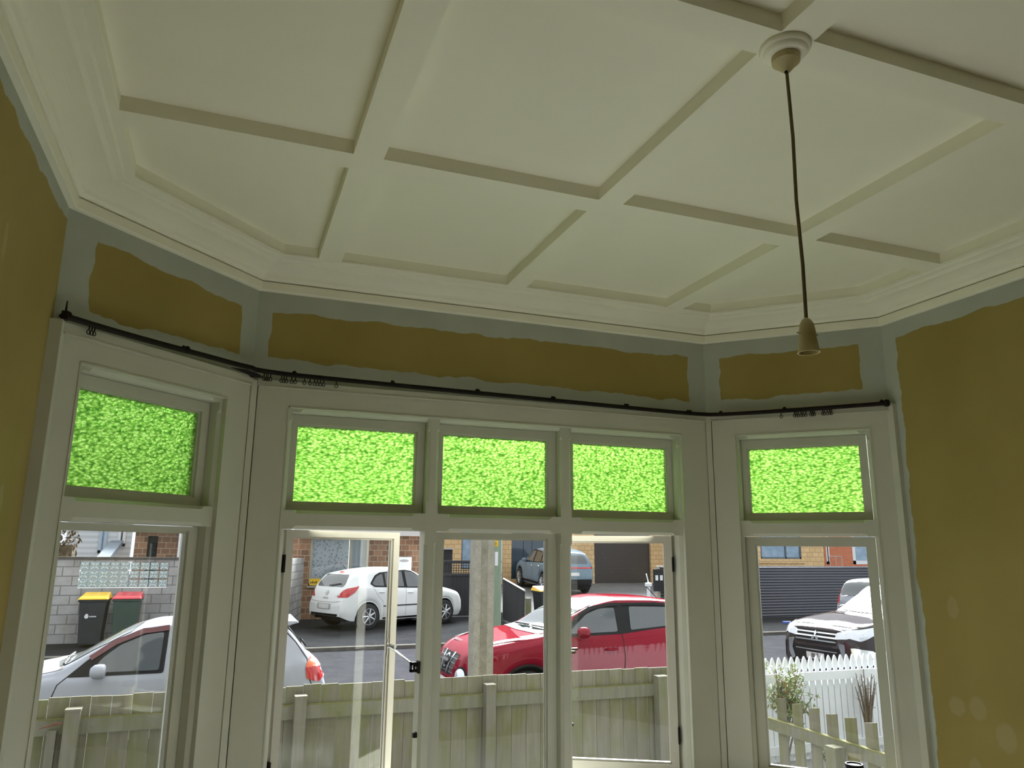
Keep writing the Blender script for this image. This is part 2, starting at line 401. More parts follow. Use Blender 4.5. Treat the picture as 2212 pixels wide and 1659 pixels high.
wallbox('wall_front', BL, 0, -E, LC+E, wall_mat('bay_front_plaster', [(1, 0, -.068), (-1, 0, 2.713), (.0, -1, 2.957), (.012, 1, -2.694)]), (.17, 2.66, OPB-.02, OPT+.02))
wallbox('wall_bay_right', BR, -D45, -E, LR, wall_mat('bay_right_plaster', [(1, 0, -.09), (-1, 0, .94), (0, -1, 2.962), (-.02, 1, -2.662)]), (.14, 1.0, OPB-.02, OPT+.02))
wallbox('wall_left', AL, math.pi/2, YB-AL[1], 0.06, wall_mat('left_plaster', [(-1, 0, .012), (0, -1, 3.005)], [(-.74, 2.62, .022, .07), (-1.15, 1.2, .08, .15), (-.35, 1.85, .03, .06)]))
wallbox('wall_right', AR, -math.pi/2, -.06, AR[1]-YB, wall_mat('right_plaster', [(1, 0, -.088), (0, -1, 2.972)], [(.28, 1.42, .035, .06), (.24, .92, .05, .05), (.36, .93, .05, .06), (.31, .62, .04, .07), (.5, .82, .06, .07)]))
wallbox('wall_back', (AR[0], YB), math.pi, 0, AR[0]-AL[0], M['plain'])
struct(MB().box(AL[0]-.2, AR[0]+.2, 1.3, WY+.12, -.1, 0).build('floor', M['floor']))
struct(MB().box(AL[0]-.2, AR[0]+.2, YB-.2, 1.3, -.1, 0).build('floor', noisy('low_bounce_floor', (.10, .06, .035), (.15, .09, .05), 3, .5, .05, stretch=(8, .6, 1))))  # unseen rear floor, made dark so less light bounces onto battens and casings
plan = [(AL[0]-.1, YB-.1), (AR[0]+.1, YB-.1), (AR[0]+.1, AR[1]), (BR[0]+.05, BR[1]+.1), (BL[0]-.05, BL[1]+.1), (AL[0]-.1, AL[1])]
ceil = struct(MB().prism(plan, ZC, ZC+.1).build('ceiling', M['ceil']))
rfm = noisy('house_roof_iron', (.06, .065, .07), (.09, .095, .10), 3)  # unseen house exterior, added to block the sky behind the camera
rb = MB(); rb.prism([(-9, 3.36), (12, 3.36), (12, 3.6), (8, 6.4), (-5, 6.4), (-9, 3.6)], -9, 3.0, 'y'); struct(rb.build('unseen_house_roof', rfm))
rb = MB(); rb.prism([(p[0]*1.0+(.35 if p[0] > 1.5 else -.35), p[1]+.45) for p in (AR, BR, BL, AL)]+[(AL[0]-.35, 2.9), (AR[0]+.35, 2.9)], 3.36, 3.62); struct(rb.build('unseen_bay_roof', rfm))
rb = MB(); rb.box(-9, AL[0]-.16, 2.6, 2.8, -.5, 3.36); rb.box(AR[0]+.16, 12, 2.6, 2.8, -.5, 3.36); struct(rb.build('unseen_house_front', noisy('low_bounce_cladding', (.07, .075, .07), (.10, .105, .10), 3)))  # unseen front, coloured dark to throw little sunlight back at the street
rb = MB(); rb.prism([(AL[0]-.1, 2.8), (AR[0]+.1, 2.8), (AR[0]+.1, AR[1]), (BR[0]+.05, BR[1]+.1), (BL[0]-.05, BL[1]+.1), (AL[0]-.1, AL[1])], -.5, -.1); struct(rb.build('house_base', rfm))
# battens of the ceiling: border then the grid
u = 1.5
bin_ = [(-.315*u, YB+.28), (2.289*u, YB+.28), (2.289*u, 2.171*u), (1.875*u, 2.585*u), (.112*u, 2.585*u), (-.315*u, 2.158*u)]
bout = [(AL[0], YB), (AR[0], YB), AR, BR, BL, AL]
def ring(inner, outer, z0, z1):
    o = MB(); n = len(inner)
    for i in range(n):
        j = (i+1) % n
        o.prism([inner[i], inner[j], outer[j], outer[i]], z0, z1)
    return o
struct(ring(bin_, bout, ZB, ZC+.02).build('trim_1', M['ceil']))
xs = [(.2315*u, .3102*u), (.9421*u, 1.0212*u), (1.6563*u, 1.7342*u)]
ys = [(1.8085*u, 1.8889*u), (1.0258*u, 1.0995*u), (.243*u, .320*u), (-.54*u, -.463*u)]
bm_ = MB()
for a, b in xs: bm_.box(a, b, YB+.28, 2.585*u, ZB, ZC+.02)
for a, b in ys:
    xx = [bin_[0][0]] + [v for p in xs for v in p] + [bin_[1][0]]
    for k in range(0, len(xx), 2): bm_.box(xx[k], xx[k+1], a, b, ZB, ZC+.02)
struct(bm_.build('trim_2', M['ceil']))
# cornice: swept profile (distance from wall, z)
prof = [(.243, ZB+.004), (.208, ZB), (.200, ZB-.010), (.176, ZB-.012), (.168, ZB-.016), (.160, ZB-.027)]
for k in range(1, 9):
    a = k/9*math.pi/2; prof.append((.160-.105*math.sin(a*.98), ZB-.027-.035*(1-math.cos(a))))
prof += [(.050, ZB-.070), (.036, ZB-.078), (.034, ZB-.083), (.012, ZB-.083), (.012, ZB-.090), (.031, ZB-.090), (.030, ZB-.132), (.026, ZB-.137), (-.01, ZB-.137)]
def offset_poly(poly, d):                    # poly is anticlockwise; move every side inwards by d
    out = []; n = len(poly)
    for i in range(n):
        p0, p1, p2 = Vector(poly[i-1]), Vector(poly[i]), Vector(poly[(i+1) % n])
        a = (p1-p0).normalized(); b = (p2-p1).normalized()
        na = Vector((-a.y, a.x)); nb = Vector((-b.y, b.x)); bis = (na+nb).normalized()
        out.append(tuple(p1 + bis*(d/bis.dot(na))))
    return out
cm = MB(); rings = [offset_poly(bout, d) for d, z in prof]
for i in range(len(prof)-1):
    n = 6
    for k in range(n):
        j = (k+1) % n
        cm.add([(*rings[i][k], prof[i][1]), (*rings[i][j], prof[i][1]), (*rings[i+1][j], prof[i+1][1]), (*rings[i+1][k], prof[i+1][1])], [(0, 1, 2, 3)])
struct(cm.build('trim_3', M['ceil']))

# ------------------------------------------------------------------ windows
def stop_bar(mb, a0, a1, b0, b1, y0, y1, axis, ch=.016, e=.055, sides=(1, 1)):
    """a bar along `axis` ('x' or 'z') from a0 to a1, b0..b1 across, front face y0, back y1, stopped chamfers on the two front arrises"""
    st = [(a0, 0), (a0+e, 0), (a0+e+.018, ch), (a1-e-.018, ch), (a1-e, 0), (a1, 0)]
    vs = []; fs = []
    for a, c in st:
        c0, c1 = c*sides[0]+1e-4, c*sides[1]+1e-4
        sec = [(b0, y1), (b0, y0+c0), (b0+c0, y0), (b1-c1, y0), (b1, y0+c1), (b1, y1)]
        for b, y in sec: vs.append((a, y, b) if axis == 'x' else (b, y, a))
    for i in range(5):
        for k in range(6): fs.append((i*6+k, i*6+(k+1) % 6, (i+1)*6+(k+1) % 6, (i+1)*6+k))
    fs += [tuple(range(6)), tuple(range(30, 36))]
    mb.add(vs, fs)
def sash_frame(mb, x0, x1, z0, z1, gx0, gx1, gz0, gz1, y0=.058, y1=.100):
    mb.box(x0, gx0-.010, y0, y1, z0, z1); mb.box(gx1+.010, x1, y0, y1, z0, z1)
    mb.box(gx0-.010, gx1+.010, y0, y1, gz1+.010, z1); mb.box(gx0-.010, gx1+.010, y0, y1, z0, gz0-.010)
    gm = .010                                  # glazing moulding
    for a, b, c, d in ((gx0-gm, gx0, gz0-gm, gz1+gm), (gx1, gx1+gm, gz0-gm, gz1+gm), (gx0, gx1, gz1, gz1+gm), (gx0, gx1, gz0-gm, gz0)):
        mb.box(a, b, y0+.014, y1-.004, c, d)
def pane(x0, x1, z0, z1, y, mat, parent, name='pane'):
    return MB().box(x0-.004, x1+.004, y, y+.004, z0-.004, z1+.004).build(name, mat, parent)
TT, TB = 1.892, 1.797                       # transom top and bottom
def window(n, org, ang, L, casing, lights, mull, lower, label=None):
    e = struct(empty('window_%d' % n, (org[0], org[1], 0), ang))
    c0, c1, o0, o1, ztop = casing
    cs = MB()
    P = -.028
    for a, b in ((c0, o0), (o1, c1)): cs.box(a, b, P, .002, .30, OPT)
    cs.box(c0, c1, P, .002, OPT, 2.530)
    cs.box(c0-.004, c1+.004, P-.010, .002, 2.534, ztop)       # head moulding above a fine groove
    cs.box(c0, c1, P-.014, .002, 2.528, 2.5345)
    # bead round the opening
    cs.box(o0-.006, o1+.006, P-.004, P, OPT, OPT+.007); cs.box(o0-.007, o0, P-.004, P, .38, OPT+.007); cs.box(o1, o1+.007, P-.004, P, .38, OPT+.007)
    cs.build('casing', M['trim'], e)
    fr = MB()
    lip = .018
    stop_bar(fr, OPB, OPT, o0-.03, o0+lip, -.006, .12, 'z', sides=(0, 1)); stop_bar(fr, OPB, OPT, o1-lip, o1+.03, -.006, .12, 'z', sides=(1, 0))
    stop_bar(fr, o0, o1, OPT-lip, OPT+.03, -.005, .12, 'x', sides=(1, 0))
    fr.box(o0-.03, o1+.03, -.004, .13, OPB-.03, OPB+.01)
    bays = []; prev = o0
    for a, b in mull: bays.append((prev, a)); prev = b
    bays.append((prev, o1))
    for a, b in mull:
        stop_bar(fr, OPB, TB, a, b, -.006, .115, 'z'); stop_bar(fr, TT, OPT, a, b, -.006, .115, 'z')
        fr.box(a, b, -.006, .115, TB, TT)
    for a, b in bays: stop_bar(fr, a, b, TB, TT, -.005, .115, 'x')
    fr.build('window_frame', M['trim'], e)
    sl = MB().box(c0-.02, c1+.02, -.06 if n != 3 else -.22, .02, OPB-.035, OPB); sl.build('window_sill', M['trim'], e, bevel=.004)
    for i, ((b0, b1), (g0, g1)) in enumerate(zip(bays, lights)):
        s = MB(); z1g = 2.348; z0g = 1.943
        x0 = b0+(lip+.002 if i == 0 else .002); x1 = b1-(lip+.002 if i == len(bays)-1 else .002)
        sash_frame(s, x0, x1, TT+.002, OPT-lip-.002, g0, g1, z0g, z1g)
        so_ = s.build('fanlight_sash', M['trim'], e)
        so_['label'] = 'painted fanlight sash'
        p = pane(g0, g1, z0g, z1g, .082, M['green'], so_); p['label'] = 'dimpled green glass pane'
    for i, ((b0, b1), (g0, g1, gt, openang)) in enumerate(zip(bays, lower)):
        x0 = b0+(lip+.002 if i == 0 else .002); x1 = b1-(lip+.002 if i == len(bays)-1 else .002)
        z0, z1 = OPB+.014, TB-.003; gb = .47
        if openang == 0:
            s = MB(); sash_frame(s, x0, x1, z0, z1, g0, g1, gb, gt)
            so_ = s.build('lower_sash', M['trim'], e); pane(g0, g1, gb, gt, .082, M['glass'], so_)
        else:
            hx = x0 if openang > 0 else x1; sg = 1 if openang > 0 else -1
            s = MB(); w = x1-x0; st = .052
            q0, q1 = (0, w) if sg > 0 else (-w, 0)
            sash_frame(s, q0, q1, z0, z1, q0+st, q1-st, gb, gt, y0=-.04, y1=0)
            so_ = s.build('casement_sash', M['sash'], e); so_.location = (hx, .100, 0); so_.rotation_euler = (0, 0, math.radians(openang))
            p = MB().box(q0+st-.004, q1-st+.004, -.018, -.014, gb-.004, gt+.004).build('pane', M['glass'], so_)
            for hz in (1.62, .62):
                MB().box(-sg*.004-.006, -sg*.004+.006, -.046, .006, hz-.045, hz+.045).build('hinge', M['rail'], so_)
    return e
win1 = window(1, AL, D45, LL, (.03, LL-.035, .126, .916, 2.575), [(.203, .842)], [], [(.209, .832, 1.762, 0)])
win2 = window(2, BL, 0, LC, (.035, LC-.035, .202, 2.62, 2.566), [(.258, .909), (1.076, 1.725), (1.904, 2.562)], [(.965, 1.032), (1.785, 1.856)],
              [(0, 0, 1.748, 25), (1.097, 1.716, 1.755, 0), (0, 0, 1.748, -28)])
win3 = window(3, BR, -D45, LR, (.035, LR-.0, .178, .958, 2.570), [(.243, .892)], [], [(.262, .884, 1.737, 0)])
# casement stay and catches (they belong to the middle window)
def fastener_plate(x, z, name='catch_plate'):
    return MB().box(x-.004, x+.002, .0, .055, z-.03, z+.03).build(name, M['metal'], win2)
th = math.radians(25); fx = .222+.70*math.cos(th); fy = .1+.70*math.sin(th)
st = MB(); zz = 1.13
st.tube([(fx, fy-.05, zz+.03), (fx+.03, fy-.12, zz+.01), (.935, .06, zz-.035), (.96, .035, zz-.045)], [.006, .007, .006, .005], 8)
st.tube([(fx-.004, fy-.06, zz-.02), (fx-.004, fy-.06, zz+.07)], .008, 8)
st.tube([(fx+.01, fy-.06, zz+.03), (fx+.035, fy-.10, zz+.03)], .011, 8)
st.build('casement_stay', M['metal'], win2, smooth=True)
cp = MB(); cp.box(.918, .966, .02, .045, zz-.07, zz-.055); cp.box(.918, .966, .02, .045, zz-.035, zz-.02); cp.box(.955, .966, .0, .05, zz-.075, zz-.015); cp.box(.918, .926, .02, .045, zz-.07, zz-.02)
cp.tube([(.94, .03, zz-.06), (.94, .03, zz-.02)], .006, 6)
cp.build('stay_bracket', M['rail'], win2)
MB().box(.945, .966, .02, .045, .735, .760).build('stay_bracket', M['rail'], win2)
c2 = MB(); c2.box(1.856, 1.885, .02, .04, zz-.01, zz+.004); c2.tube([(1.856, .03, zz-.005), (1.885, .03, zz-.005)], .007, 8); c2.box(1.86, 1.90, .022, .036, zz+.006, zz+.02)
c2.build('stay_bracket', M['metal'], win2)
MB().box(1.857, 1.869, .02, .04, .732, .747).build('stay_bracket', M['rail'], win2)

# corner posts of the casing where the bay turns
for k, (c, s_) in enumerate(((BL, 1), (BR, -1))):
    o = MB(); d = Vector((s_*.3827, -.9239))            # inward bisector
    a = Vector((-d.y, d.x)); p = Vector(c)
    o.prism([tuple(p+a*.030+d*.012), tuple(p-a*.030+d*.012), tuple(p-a*.016+d*.040), tuple(p+a*.016+d*.040)], .30, 2.56)
    struct(o.build('trim_%d' % (4+k), M['trim']))
# side cover strips against the side walls
struct(MB().box(AL[0], AL[0]+.045, AL[1]-.05, AL[1]+.02, .3, 2.575).build('trim_6', M['trim']))
struct(MB().box(AR[0]-.03, AR[0], AR[1]-.055, AR[1]+.01, .3, 2.57).build('trim_7', M['trim']))

# ------------------------------------------------------------------ curtain rail
def wp(wall, t, off, z):
    org, a = {'L': (AL, D45), 'C': (BL, 0), 'R': (BR, -D45)}[wall]
    return Vector((org[0]+t*math.cos(a)-off*math.sin(a), org[1]+t*math.sin(a)+off*math.cos(a), z))
rail = tag(empty('curtain_rail', wp('C', 1.4, -.06, 2.58)), 'long dark metal curtain rail bent round the bay above the window heads', 'curtain rail')
path = [wp('L', .012, -.055, 2.592), wp('L', .30, -.055, 2.592), wp('L', .75, -.055, 2.603), wp('L', .93, -.06, 2.606), wp('L', 1.02, -.075, 2.606), wp('C', .02, -.085, 2.604),
        wp('C', .13, -.068, 2.600), wp('C', .3, -.06, 2.597), wp('C', .9, -.055, 2.590), wp('C', 1.6, -.055, 2.582), wp('C', 2.3, -.055, 2.573), wp('C', 2.66, -.062, 2.568), wp('C', 2.78, -.08, 2.567),
        wp('R', .06, -.08, 2.566), wp('R', .18, -.062, 2.566), wp('R', .5, -.055, 2.566), wp('R', 1.06, -.055, 2.572)]
def catmull(pts, k=6):
    out = []; P = [pts[0]] + pts + [pts[-1]]
    for i in range(1, len(P)-2):
        for j in range(k):
            t = j/k; a, b, c, d = P[i-1], P[i], P[i+1], P[i+2]
            out.append(.5*((2*b)+(c-a)*t+(2*a-5*b+4*c-d)*t*t+(3*b-a-3*c+d)*t**3))
    return out + [P[-2]]
sp_ = catmull(path)
loc0 = rail.location
MB().tube([p-loc0 for p in sp_], .0125, 10).build('rod', M['rail'], rail, smooth=True)
for w, t, z in (('L', .025, 2.59), ('L', .62, 2.598), ('C', .21, 2.598), ('C', .74, 2.592), ('C', 1.24, 2.586), ('C', 1.72, 2.580), ('C', 2.22, 2.573), ('C', 2.68, 2.567), ('R', .10, 2.566), ('R', .49, 2.566), ('R', 1.04, 2.571)):
    b = MB(); q = wp(w, t, -.055, z)-loc0; q2 = wp(w, t, -.004, z+.012)-loc0
    b.tube([q+Vector((0, 0, .012)), (q+q2)/2+Vector((0, 0, .02)), q2], .006, 6); b.lathe([(.013, 0), (.013, .008), (.006, .016)], 12, tuple(q+Vector((0, 0, .008))))
    b.build('bracket', M['rail'], rail)
eb = MB(); q = wp('L', .012, -.055, 2.592)-loc0; eb.box(q.x-.012, q.x+.012, q.y-.012, q.y+.012, q.z-.015, q.z+.02); eb.tube([q, q+Vector((0, 0, .065))], [.006, .002], 6); eb.build('end_spike', M['rail'], rail)
eb = MB(); q = wp('R', 1.065, -.055, 2.572)-loc0; eb.lathe([(.012, -.018), (.017, -.01), (.017, .012), (.01, .022)], 12, tuple(q)); eb.build('end_cap', M['rail'], rail)
eb = MB(); eb.add([wp('L', .90, -.05, 2.585)-loc0, wp('L', 1.02, -.06, 2.570)-loc0, wp('L', 1.05, -.05, 2.562)-loc0, wp('C', .06, -.06, 2.572)-loc0, wp('C', .03, -.055, 2.590)-loc0, wp('L', 1.0, -.07, 2.592)-loc0], [(0, 1, 2, 3, 4, 5)])
o = eb.build('corner_bracket', M['rail'], rail); sm = o.modifiers.new('s', 'SOLIDIFY'); sm.thickness = .006
b = MB(); b.tube([wp('R', .12, -.02, 2.584)-loc0, wp('R', 1.02, -.02, 2.590)-loc0], .008, 6); b.build('batten', M['lightposts'], rail)
# hook rings on the rail
rg = MB(); n = 14
pts = [(0, 0, -.016+0), ]
rg.tube([(.008*math.cos(2*math.pi*k/n), 0, -.036+.009*math.sin(2*math.pi*k/n)) for k in range(n+1)], .0021, 5)
rg.tube([(0, 0, -.004), (0, 0, -.028)], .0028, 6)
ring_me = rg.mesh('curtain_ring', M['rail'])
def hits(px, wall):
    d = ray((px, 820 if wall != 'R' else 892)); org, a = {'L': (AL, D45), 'C': (BL, 0), 'R': (BR, -D45)}[wall]
    nrm = Vector((-math.sin(a), math.cos(a))); o = Vector(org) - nrm*.055
    k = o.dot(nrm)/Vector(d.xy).dot(nrm); p = Vector(d.xy)*k
    return (p-o).dot(Vector((math.cos(a), math.sin(a))))
pl = [(x, 'L', 'left') for x in (177.8, 184, 190)] + [(x, 'C', 'mid') for x in (570, 574.7, 578.5, 583.8, 608, 613.3, 618.7, 630, 638, 658, 670, 679.6, 686, 692.8, 699.5, 727)] + \
     [(x, 'R', 'right') for x in (1687, 1715.7, 1719.7, 1724, 1730.4, 1734.4, 1740.5, 1751, 1755, 1759, 1777, 1781, 1787, 1792.4, 1796.5)]
ords = ['first', 'second', 'third', 'fourth', 'fifth', 'sixth', 'seventh', 'eighth', 'ninth', 'tenth', 'eleventh', 'twelfth', 'thirteenth', 'fourteenth', 'fifteenth', 'sixteenth']
ring_n = {'left': 0, 'mid': 0, 'right': 0}
where = {'left': 'at the rail left end', 'mid': 'over the first middle fanlight', 'right': 'over the right bay window'}
for x, w, k in pl:
    t = hits(x, w); best = min(sp_, key=lambda p: (p-wp(w, t, -.055, 2.58)).length)
    o = bpy.data.objects.new('curtain_ring', ring_me); COL.objects.link(o)
    q = wp(w, t, -.055, best.z); o.location = q; o.rotation_euler = (0, 0, random.uniform(-.5, .5) + (D45 if w == 'L' else -D45 if w == 'R' else 0))
    tag(o, 'dark curtain ring, %s from the left of those %s' % (ords[ring_n[k]], where[k]), 'curtain ring', 'curtain rings ' + where[k]); ring_n[k] += 1

# ------------------------------------------------------------------ pendant
px_, py_ = .9815*1.5, 1.0627*1.5
pend = tag(empty('pendant_light', (px_, py_, ZB)), 'bare cream pendant lampholder hanging on a long cord from a round ceiling rose', 'pendant light')
MB().lathe([(.075, 0), (.076, -.006), (.072, -.014), (.066, -.017), (.064, -.024), (.058, -.030), (.052, -.032)], 40).build('ceiling_block', M['ceil'], pend, smooth=True)
MB().lathe([(.041, -.031), (.042, -.036), (.041, -.052), (.036, -.056), (.034, -.057), (.012, -.082), (.005, -.086)], 32).build('ceiling_rose', M['cream'], pend, smooth=True)
MB().tube([(-.004, -.002, -.078), (-.004, -.002, -.09)], .005, 8).build('cord_grip', M['black'], pend)
MB().tube([(0, 0, -.08), (.004, 0, -.3), (-.002, 0, -.5), (.003, 0, -.7), (0, 0, -.87)], .0050, 8).build('cord', M['cord'], pend, smooth=True)
hz = 2.337-ZB
MB().lathe([(.004, hz+.004), (.012, hz-.002), (.019, hz-.014), (.022, hz-.034), (.0225, hz-.040)], 28).build('holder_cap', M['cream'], pend, smooth=True)
hb = MB(); hb.lathe([(.0235, hz-.040), (.0235, hz-.046), (.0225, hz-.048), (.029, hz-.093), (.030, hz-.097), (.027, hz-.097), (.0215, hz-.05), (.020, hz-.05)], 28); hb.build('lampholder', M['cream'], pend, smooth=True)
for s_ in (1, -1): MB().tube([(s_*.022, 0, hz-.043), (s_*.036, 0, hz-.043)], .0022, 6).build('lug', M['metal'], pend)

# ------------------------------------------------------------------ cup on the right window sill
q = wp('R', .725, -.13, OPB)
cup = tag(empty('coffee_cup', q), 'takeaway cup with a black plastic lid on the right window sill', 'cup')
MB().lathe([(.034, 0), (.036, .002), (.048, .165), (.049, .170)], 32).build('cup_body', M['cream'], cup, smooth=True)
MB().lathe([(.050, .162), (.0525, .167), (.0525, .175), (.0495, .178), (.047, .191), (.046, .195), (.0385, .195), (.037, .189), (.001, .188)], 32).build('lid', M['black'], cup, smooth=True)
cup.location.z = OPB+.0
# ================================================================== OUTSIDE
def gz(y): return -.49 + .0110*(min(y, 20)-9.6)
def slab(name, x0, x1, y0, y1, mat, dz=0, th=.12, n=1):
    o = MB(); o.add([(x0,y0,gz(y0)+dz-th),(x1,y0,gz(y0)+dz-th),(x1,y1,gz(y1)+dz-th),(x0,y1,gz(y1)+dz-th),(x0,y0,gz(y0)+dz),(x1,y0,gz(y0)+dz),(x1,y1,gz(y1)+dz),(x0,y1,gz(y1)+dz)],
                    [(0,3,2,1),(4,5,6,7),(0,1,5,4),(1,2,6,5),(2,3,7,6),(3,0,4,7)])
    return struct(o.build(name, mat))
slab('front_yard', -12, 14, WY+.1, 7.4, M['yard'], .02)
slab('near_footpath', -30, 40, 7.4, 8.3, M['path'], .02)
slab('road', -30, 40, 8.3, 16.85, M['asphalt'])
slab('kerb', -30, 40, 16.85, 17.03, M['kerb'], .07)
slab('far_footpath', -30, 40, 17.03, 26, M['path'], .06)
dv = MB(); dv.add([(8.1, 20.2, -.255), (16, 20.2, -.255), (20, 31, .30), (7.9, 31, .30), (8.1, 20.2, -.5), (16, 20.2, -.5), (20, 31, -.5), (7.9, 31, -.5)], [(0,1,2,3),(4,7,6,5),(0,4,5,1),(1,5,6,2),(2,6,7,3),(3,7,4,0)])
struct(dv.build('driveway', M['drive']))
bg = MB(); bg.box(-40, 60, 26.5, 60, -.6, -.2); struct(bg.build('back_ground', M['path']))

# ---- timber fence in front of the bay
FY = 6.78
ft = 1.7-1.115
tf = tag(empty('paling_fence', (0, FY, gz(7)+.02)), 'mossy weathered timber paling fence running under all the windows', 'fence')
base = tf.location.z; top = ft-base
pal = []
def pal_mesh(w, h, dx): return MB().add([(0,0,0),(w,0,0),(w,.018,0),(0,.018,0),(0,0,h),(w,0,h+dx),(w,.018,h+dx),(0,.018,h)], [(0,3,2,1),(4,5,6,7),(0,1,5,4),(1,2,6,5),(2,3,7,6),(3,0,4,7)]).mesh('paling', M['paling'])
pm = [pal_mesh(.138, top+random.uniform(-.012, .006), random.uniform(-.004, .004)) for _ in range(7)]
x = -1.55; xe = 4.30
while x < xe:
    o = bpy.data.objects.new('paling', random.choice(pm)); COL.objects.link(o); o.parent = tf; o.location = (x, .05+random.uniform(-.002, .002), 0); x += .1425
MB().box(-1.55, xe, 0, .048, top-.255, top-.15).build('rail', M['mossrail'], tf)
MB().box(-1.55, xe, 0, .048, .14, .24).build('rail', M['mossrail'], tf)
MB().box(-1.55, xe, .004, .05, top-.152, top-.146).build('moss_line', M['moss'], tf)
for pxl, pyt, w in ((160, 1531, .10), (650, 1503, .09), (1058, 1478, .088), (1428, 1460, .115)):
    p = aty((pxl, pyt), FY-.05)
    o = MB(); o.box(p.x-w/2, p.x+w/2, -.095, 0, 0, p.z-base); o.box(p.x-w/2-.004, p.x+w/2+.004, -.099, .0, p.z-base-.012, p.z-base+.004)
    o.build('post', M['post'], tf)
p = aty((112, 1580), FY-.04); stk = MB(); stk.box(p.x-.03, p.x+.03, -.05, 0, 0, p.z-base); stk.build('stake', M['post'], tf)
dl = MB(); M['rustleaf'] = noisy('rust_brown_leaf', (.10, .045, .03), (.17, .08, .05), 30)
q0 = aty((84, 1578), FY-.075)+Vector((0, 0, .012)); q1 = aty((152, 1566), FY-.075)+Vector((0, 0, .012))
dl.tube([q0-tf.location, (q0*.5+q1*.5)-tf.location+Vector((0, 0, .014)), q1-tf.location], [.004, .014, .004], 6)
tag(dl.build('dead_leaf', M['rustleaf'], loc=tf.location), 'curled brown dead leaf lying on the left end of the fence rail', 'leaf')
bs = MB(); q = aty((1395, 1640), 6.3); bs.add([(q.x-.9, FY-.35, base+.19), (4.25, FY-.35, base+.11), (4.25, FY-.11, base+.12), (q.x-.9, FY-.11, base+.20), (q.x-.9, FY-.35, base-.02), (4.25, FY-.35, base-.02), (4.25, FY-.11, base-.02), (q.x-.9, FY-.11, base-.02)], [(0,1,2,3),(4,7,6,5),(0,4,5,1),(1,5,6,2),(2,6,7,3),(3,7,4,0)])
tag(bs.build('timber_edging', M['post']), 'grey timber garden edging at the right end of the tall paling fence', 'edging')

# ---- low picket fence down the side boundary
SX = 5.25; sb = gz(6)+.02
sf = tag(empty('side_picket_fence', (SX, 5, sb)), 'low grey picket fence with a mossy rail running towards the house below the right window', 'fence')
pt = 1.7-1.425-sb; rt = 1.7-1.625-sb
y = 6.55; k = 0
while y > 3.9:
    wv = .125; h = pt+random.uniform(-.02, .012)
    o = MB(); o.add([(.0, 0, 0), (.0, wv, 0), (.018, wv, 0), (.018, 0, 0), (.0, 0, h+.012), (.0, wv, h-.012), (.018, wv, h-.012), (.018, 0, h+.012)], [(0,1,2,3),(4,7,6,5),(0,4,5,1),(1,5,6,2),(2,6,7,3),(3,7,4,0)])
    o.build('picket', M['paling'], sf, loc=(.045, y-5-wv, 0)); y -= .225; k += 1
MB().box(0, .045, 4.7-1-5+.0, 1.75, rt-.1, rt).build('rail', M['mossrail'], sf)
MB().box(-.002, .046, 4.7-1-5+.0, 1.75, rt, rt+.008).build('moss_line', M['moss'], sf)
q = ray((1803, 1612)); q = q*(SX-.06)/q.x
o = MB(); o.box(-.115, -.0, q.y-5-.06, q.y-5+.06, 0, q.z+1.7-sb); o.build('post', M['post'], sf)

# ---- white picket fence of the neighbour
WYF = 7.15; wb = gz(7.2)+.0
wf = tag(empty('white_picket_fence', (6.5, WYF, wb)), 'white painted picket fence with pointed heads beyond the side fence', 'fence')
ht = 1.7-1.135-wb
pk = [(-.036, 0), (.036, 0), (.036, ht-.175), (.024, ht-.165), (.020, ht-.155), (.033, ht-.135), (.037, ht-.105), (.030, ht-.065), (.016, ht-.025), (0, ht), (-.016, ht-.025), (-.030, ht-.065), (-.037, ht-.105), (-.033, ht-.135), (-.020, ht-.155), (-.024, ht-.165), (-.036, ht-.175)]
pkm = MB().prism(pk, 0, .02, 'y').mesh('picket', M['whitepaint'])
x = 5.42
while x < 8.0:
    o = bpy.data.objects.new('picket', pkm); COL.objects.link(o); o.parent = wf; o.location = (x-6.5, random.uniform(0, .003), 0); x += .0868
MB().box(-1.15, 1.55, -.045, 0, ht-.255, ht-.165).build('rail', M['whitepaint'], wf)
MB().box(-1.15, 1.55, -.045, 0, .10, .185).build('rail', M['whitepaint'], wf)
bd = MB(); bd.box(-1.15, 1.55, .021, .035, .04, ht-.3); bd.build('backing_board', M['whitepaint'], wf)

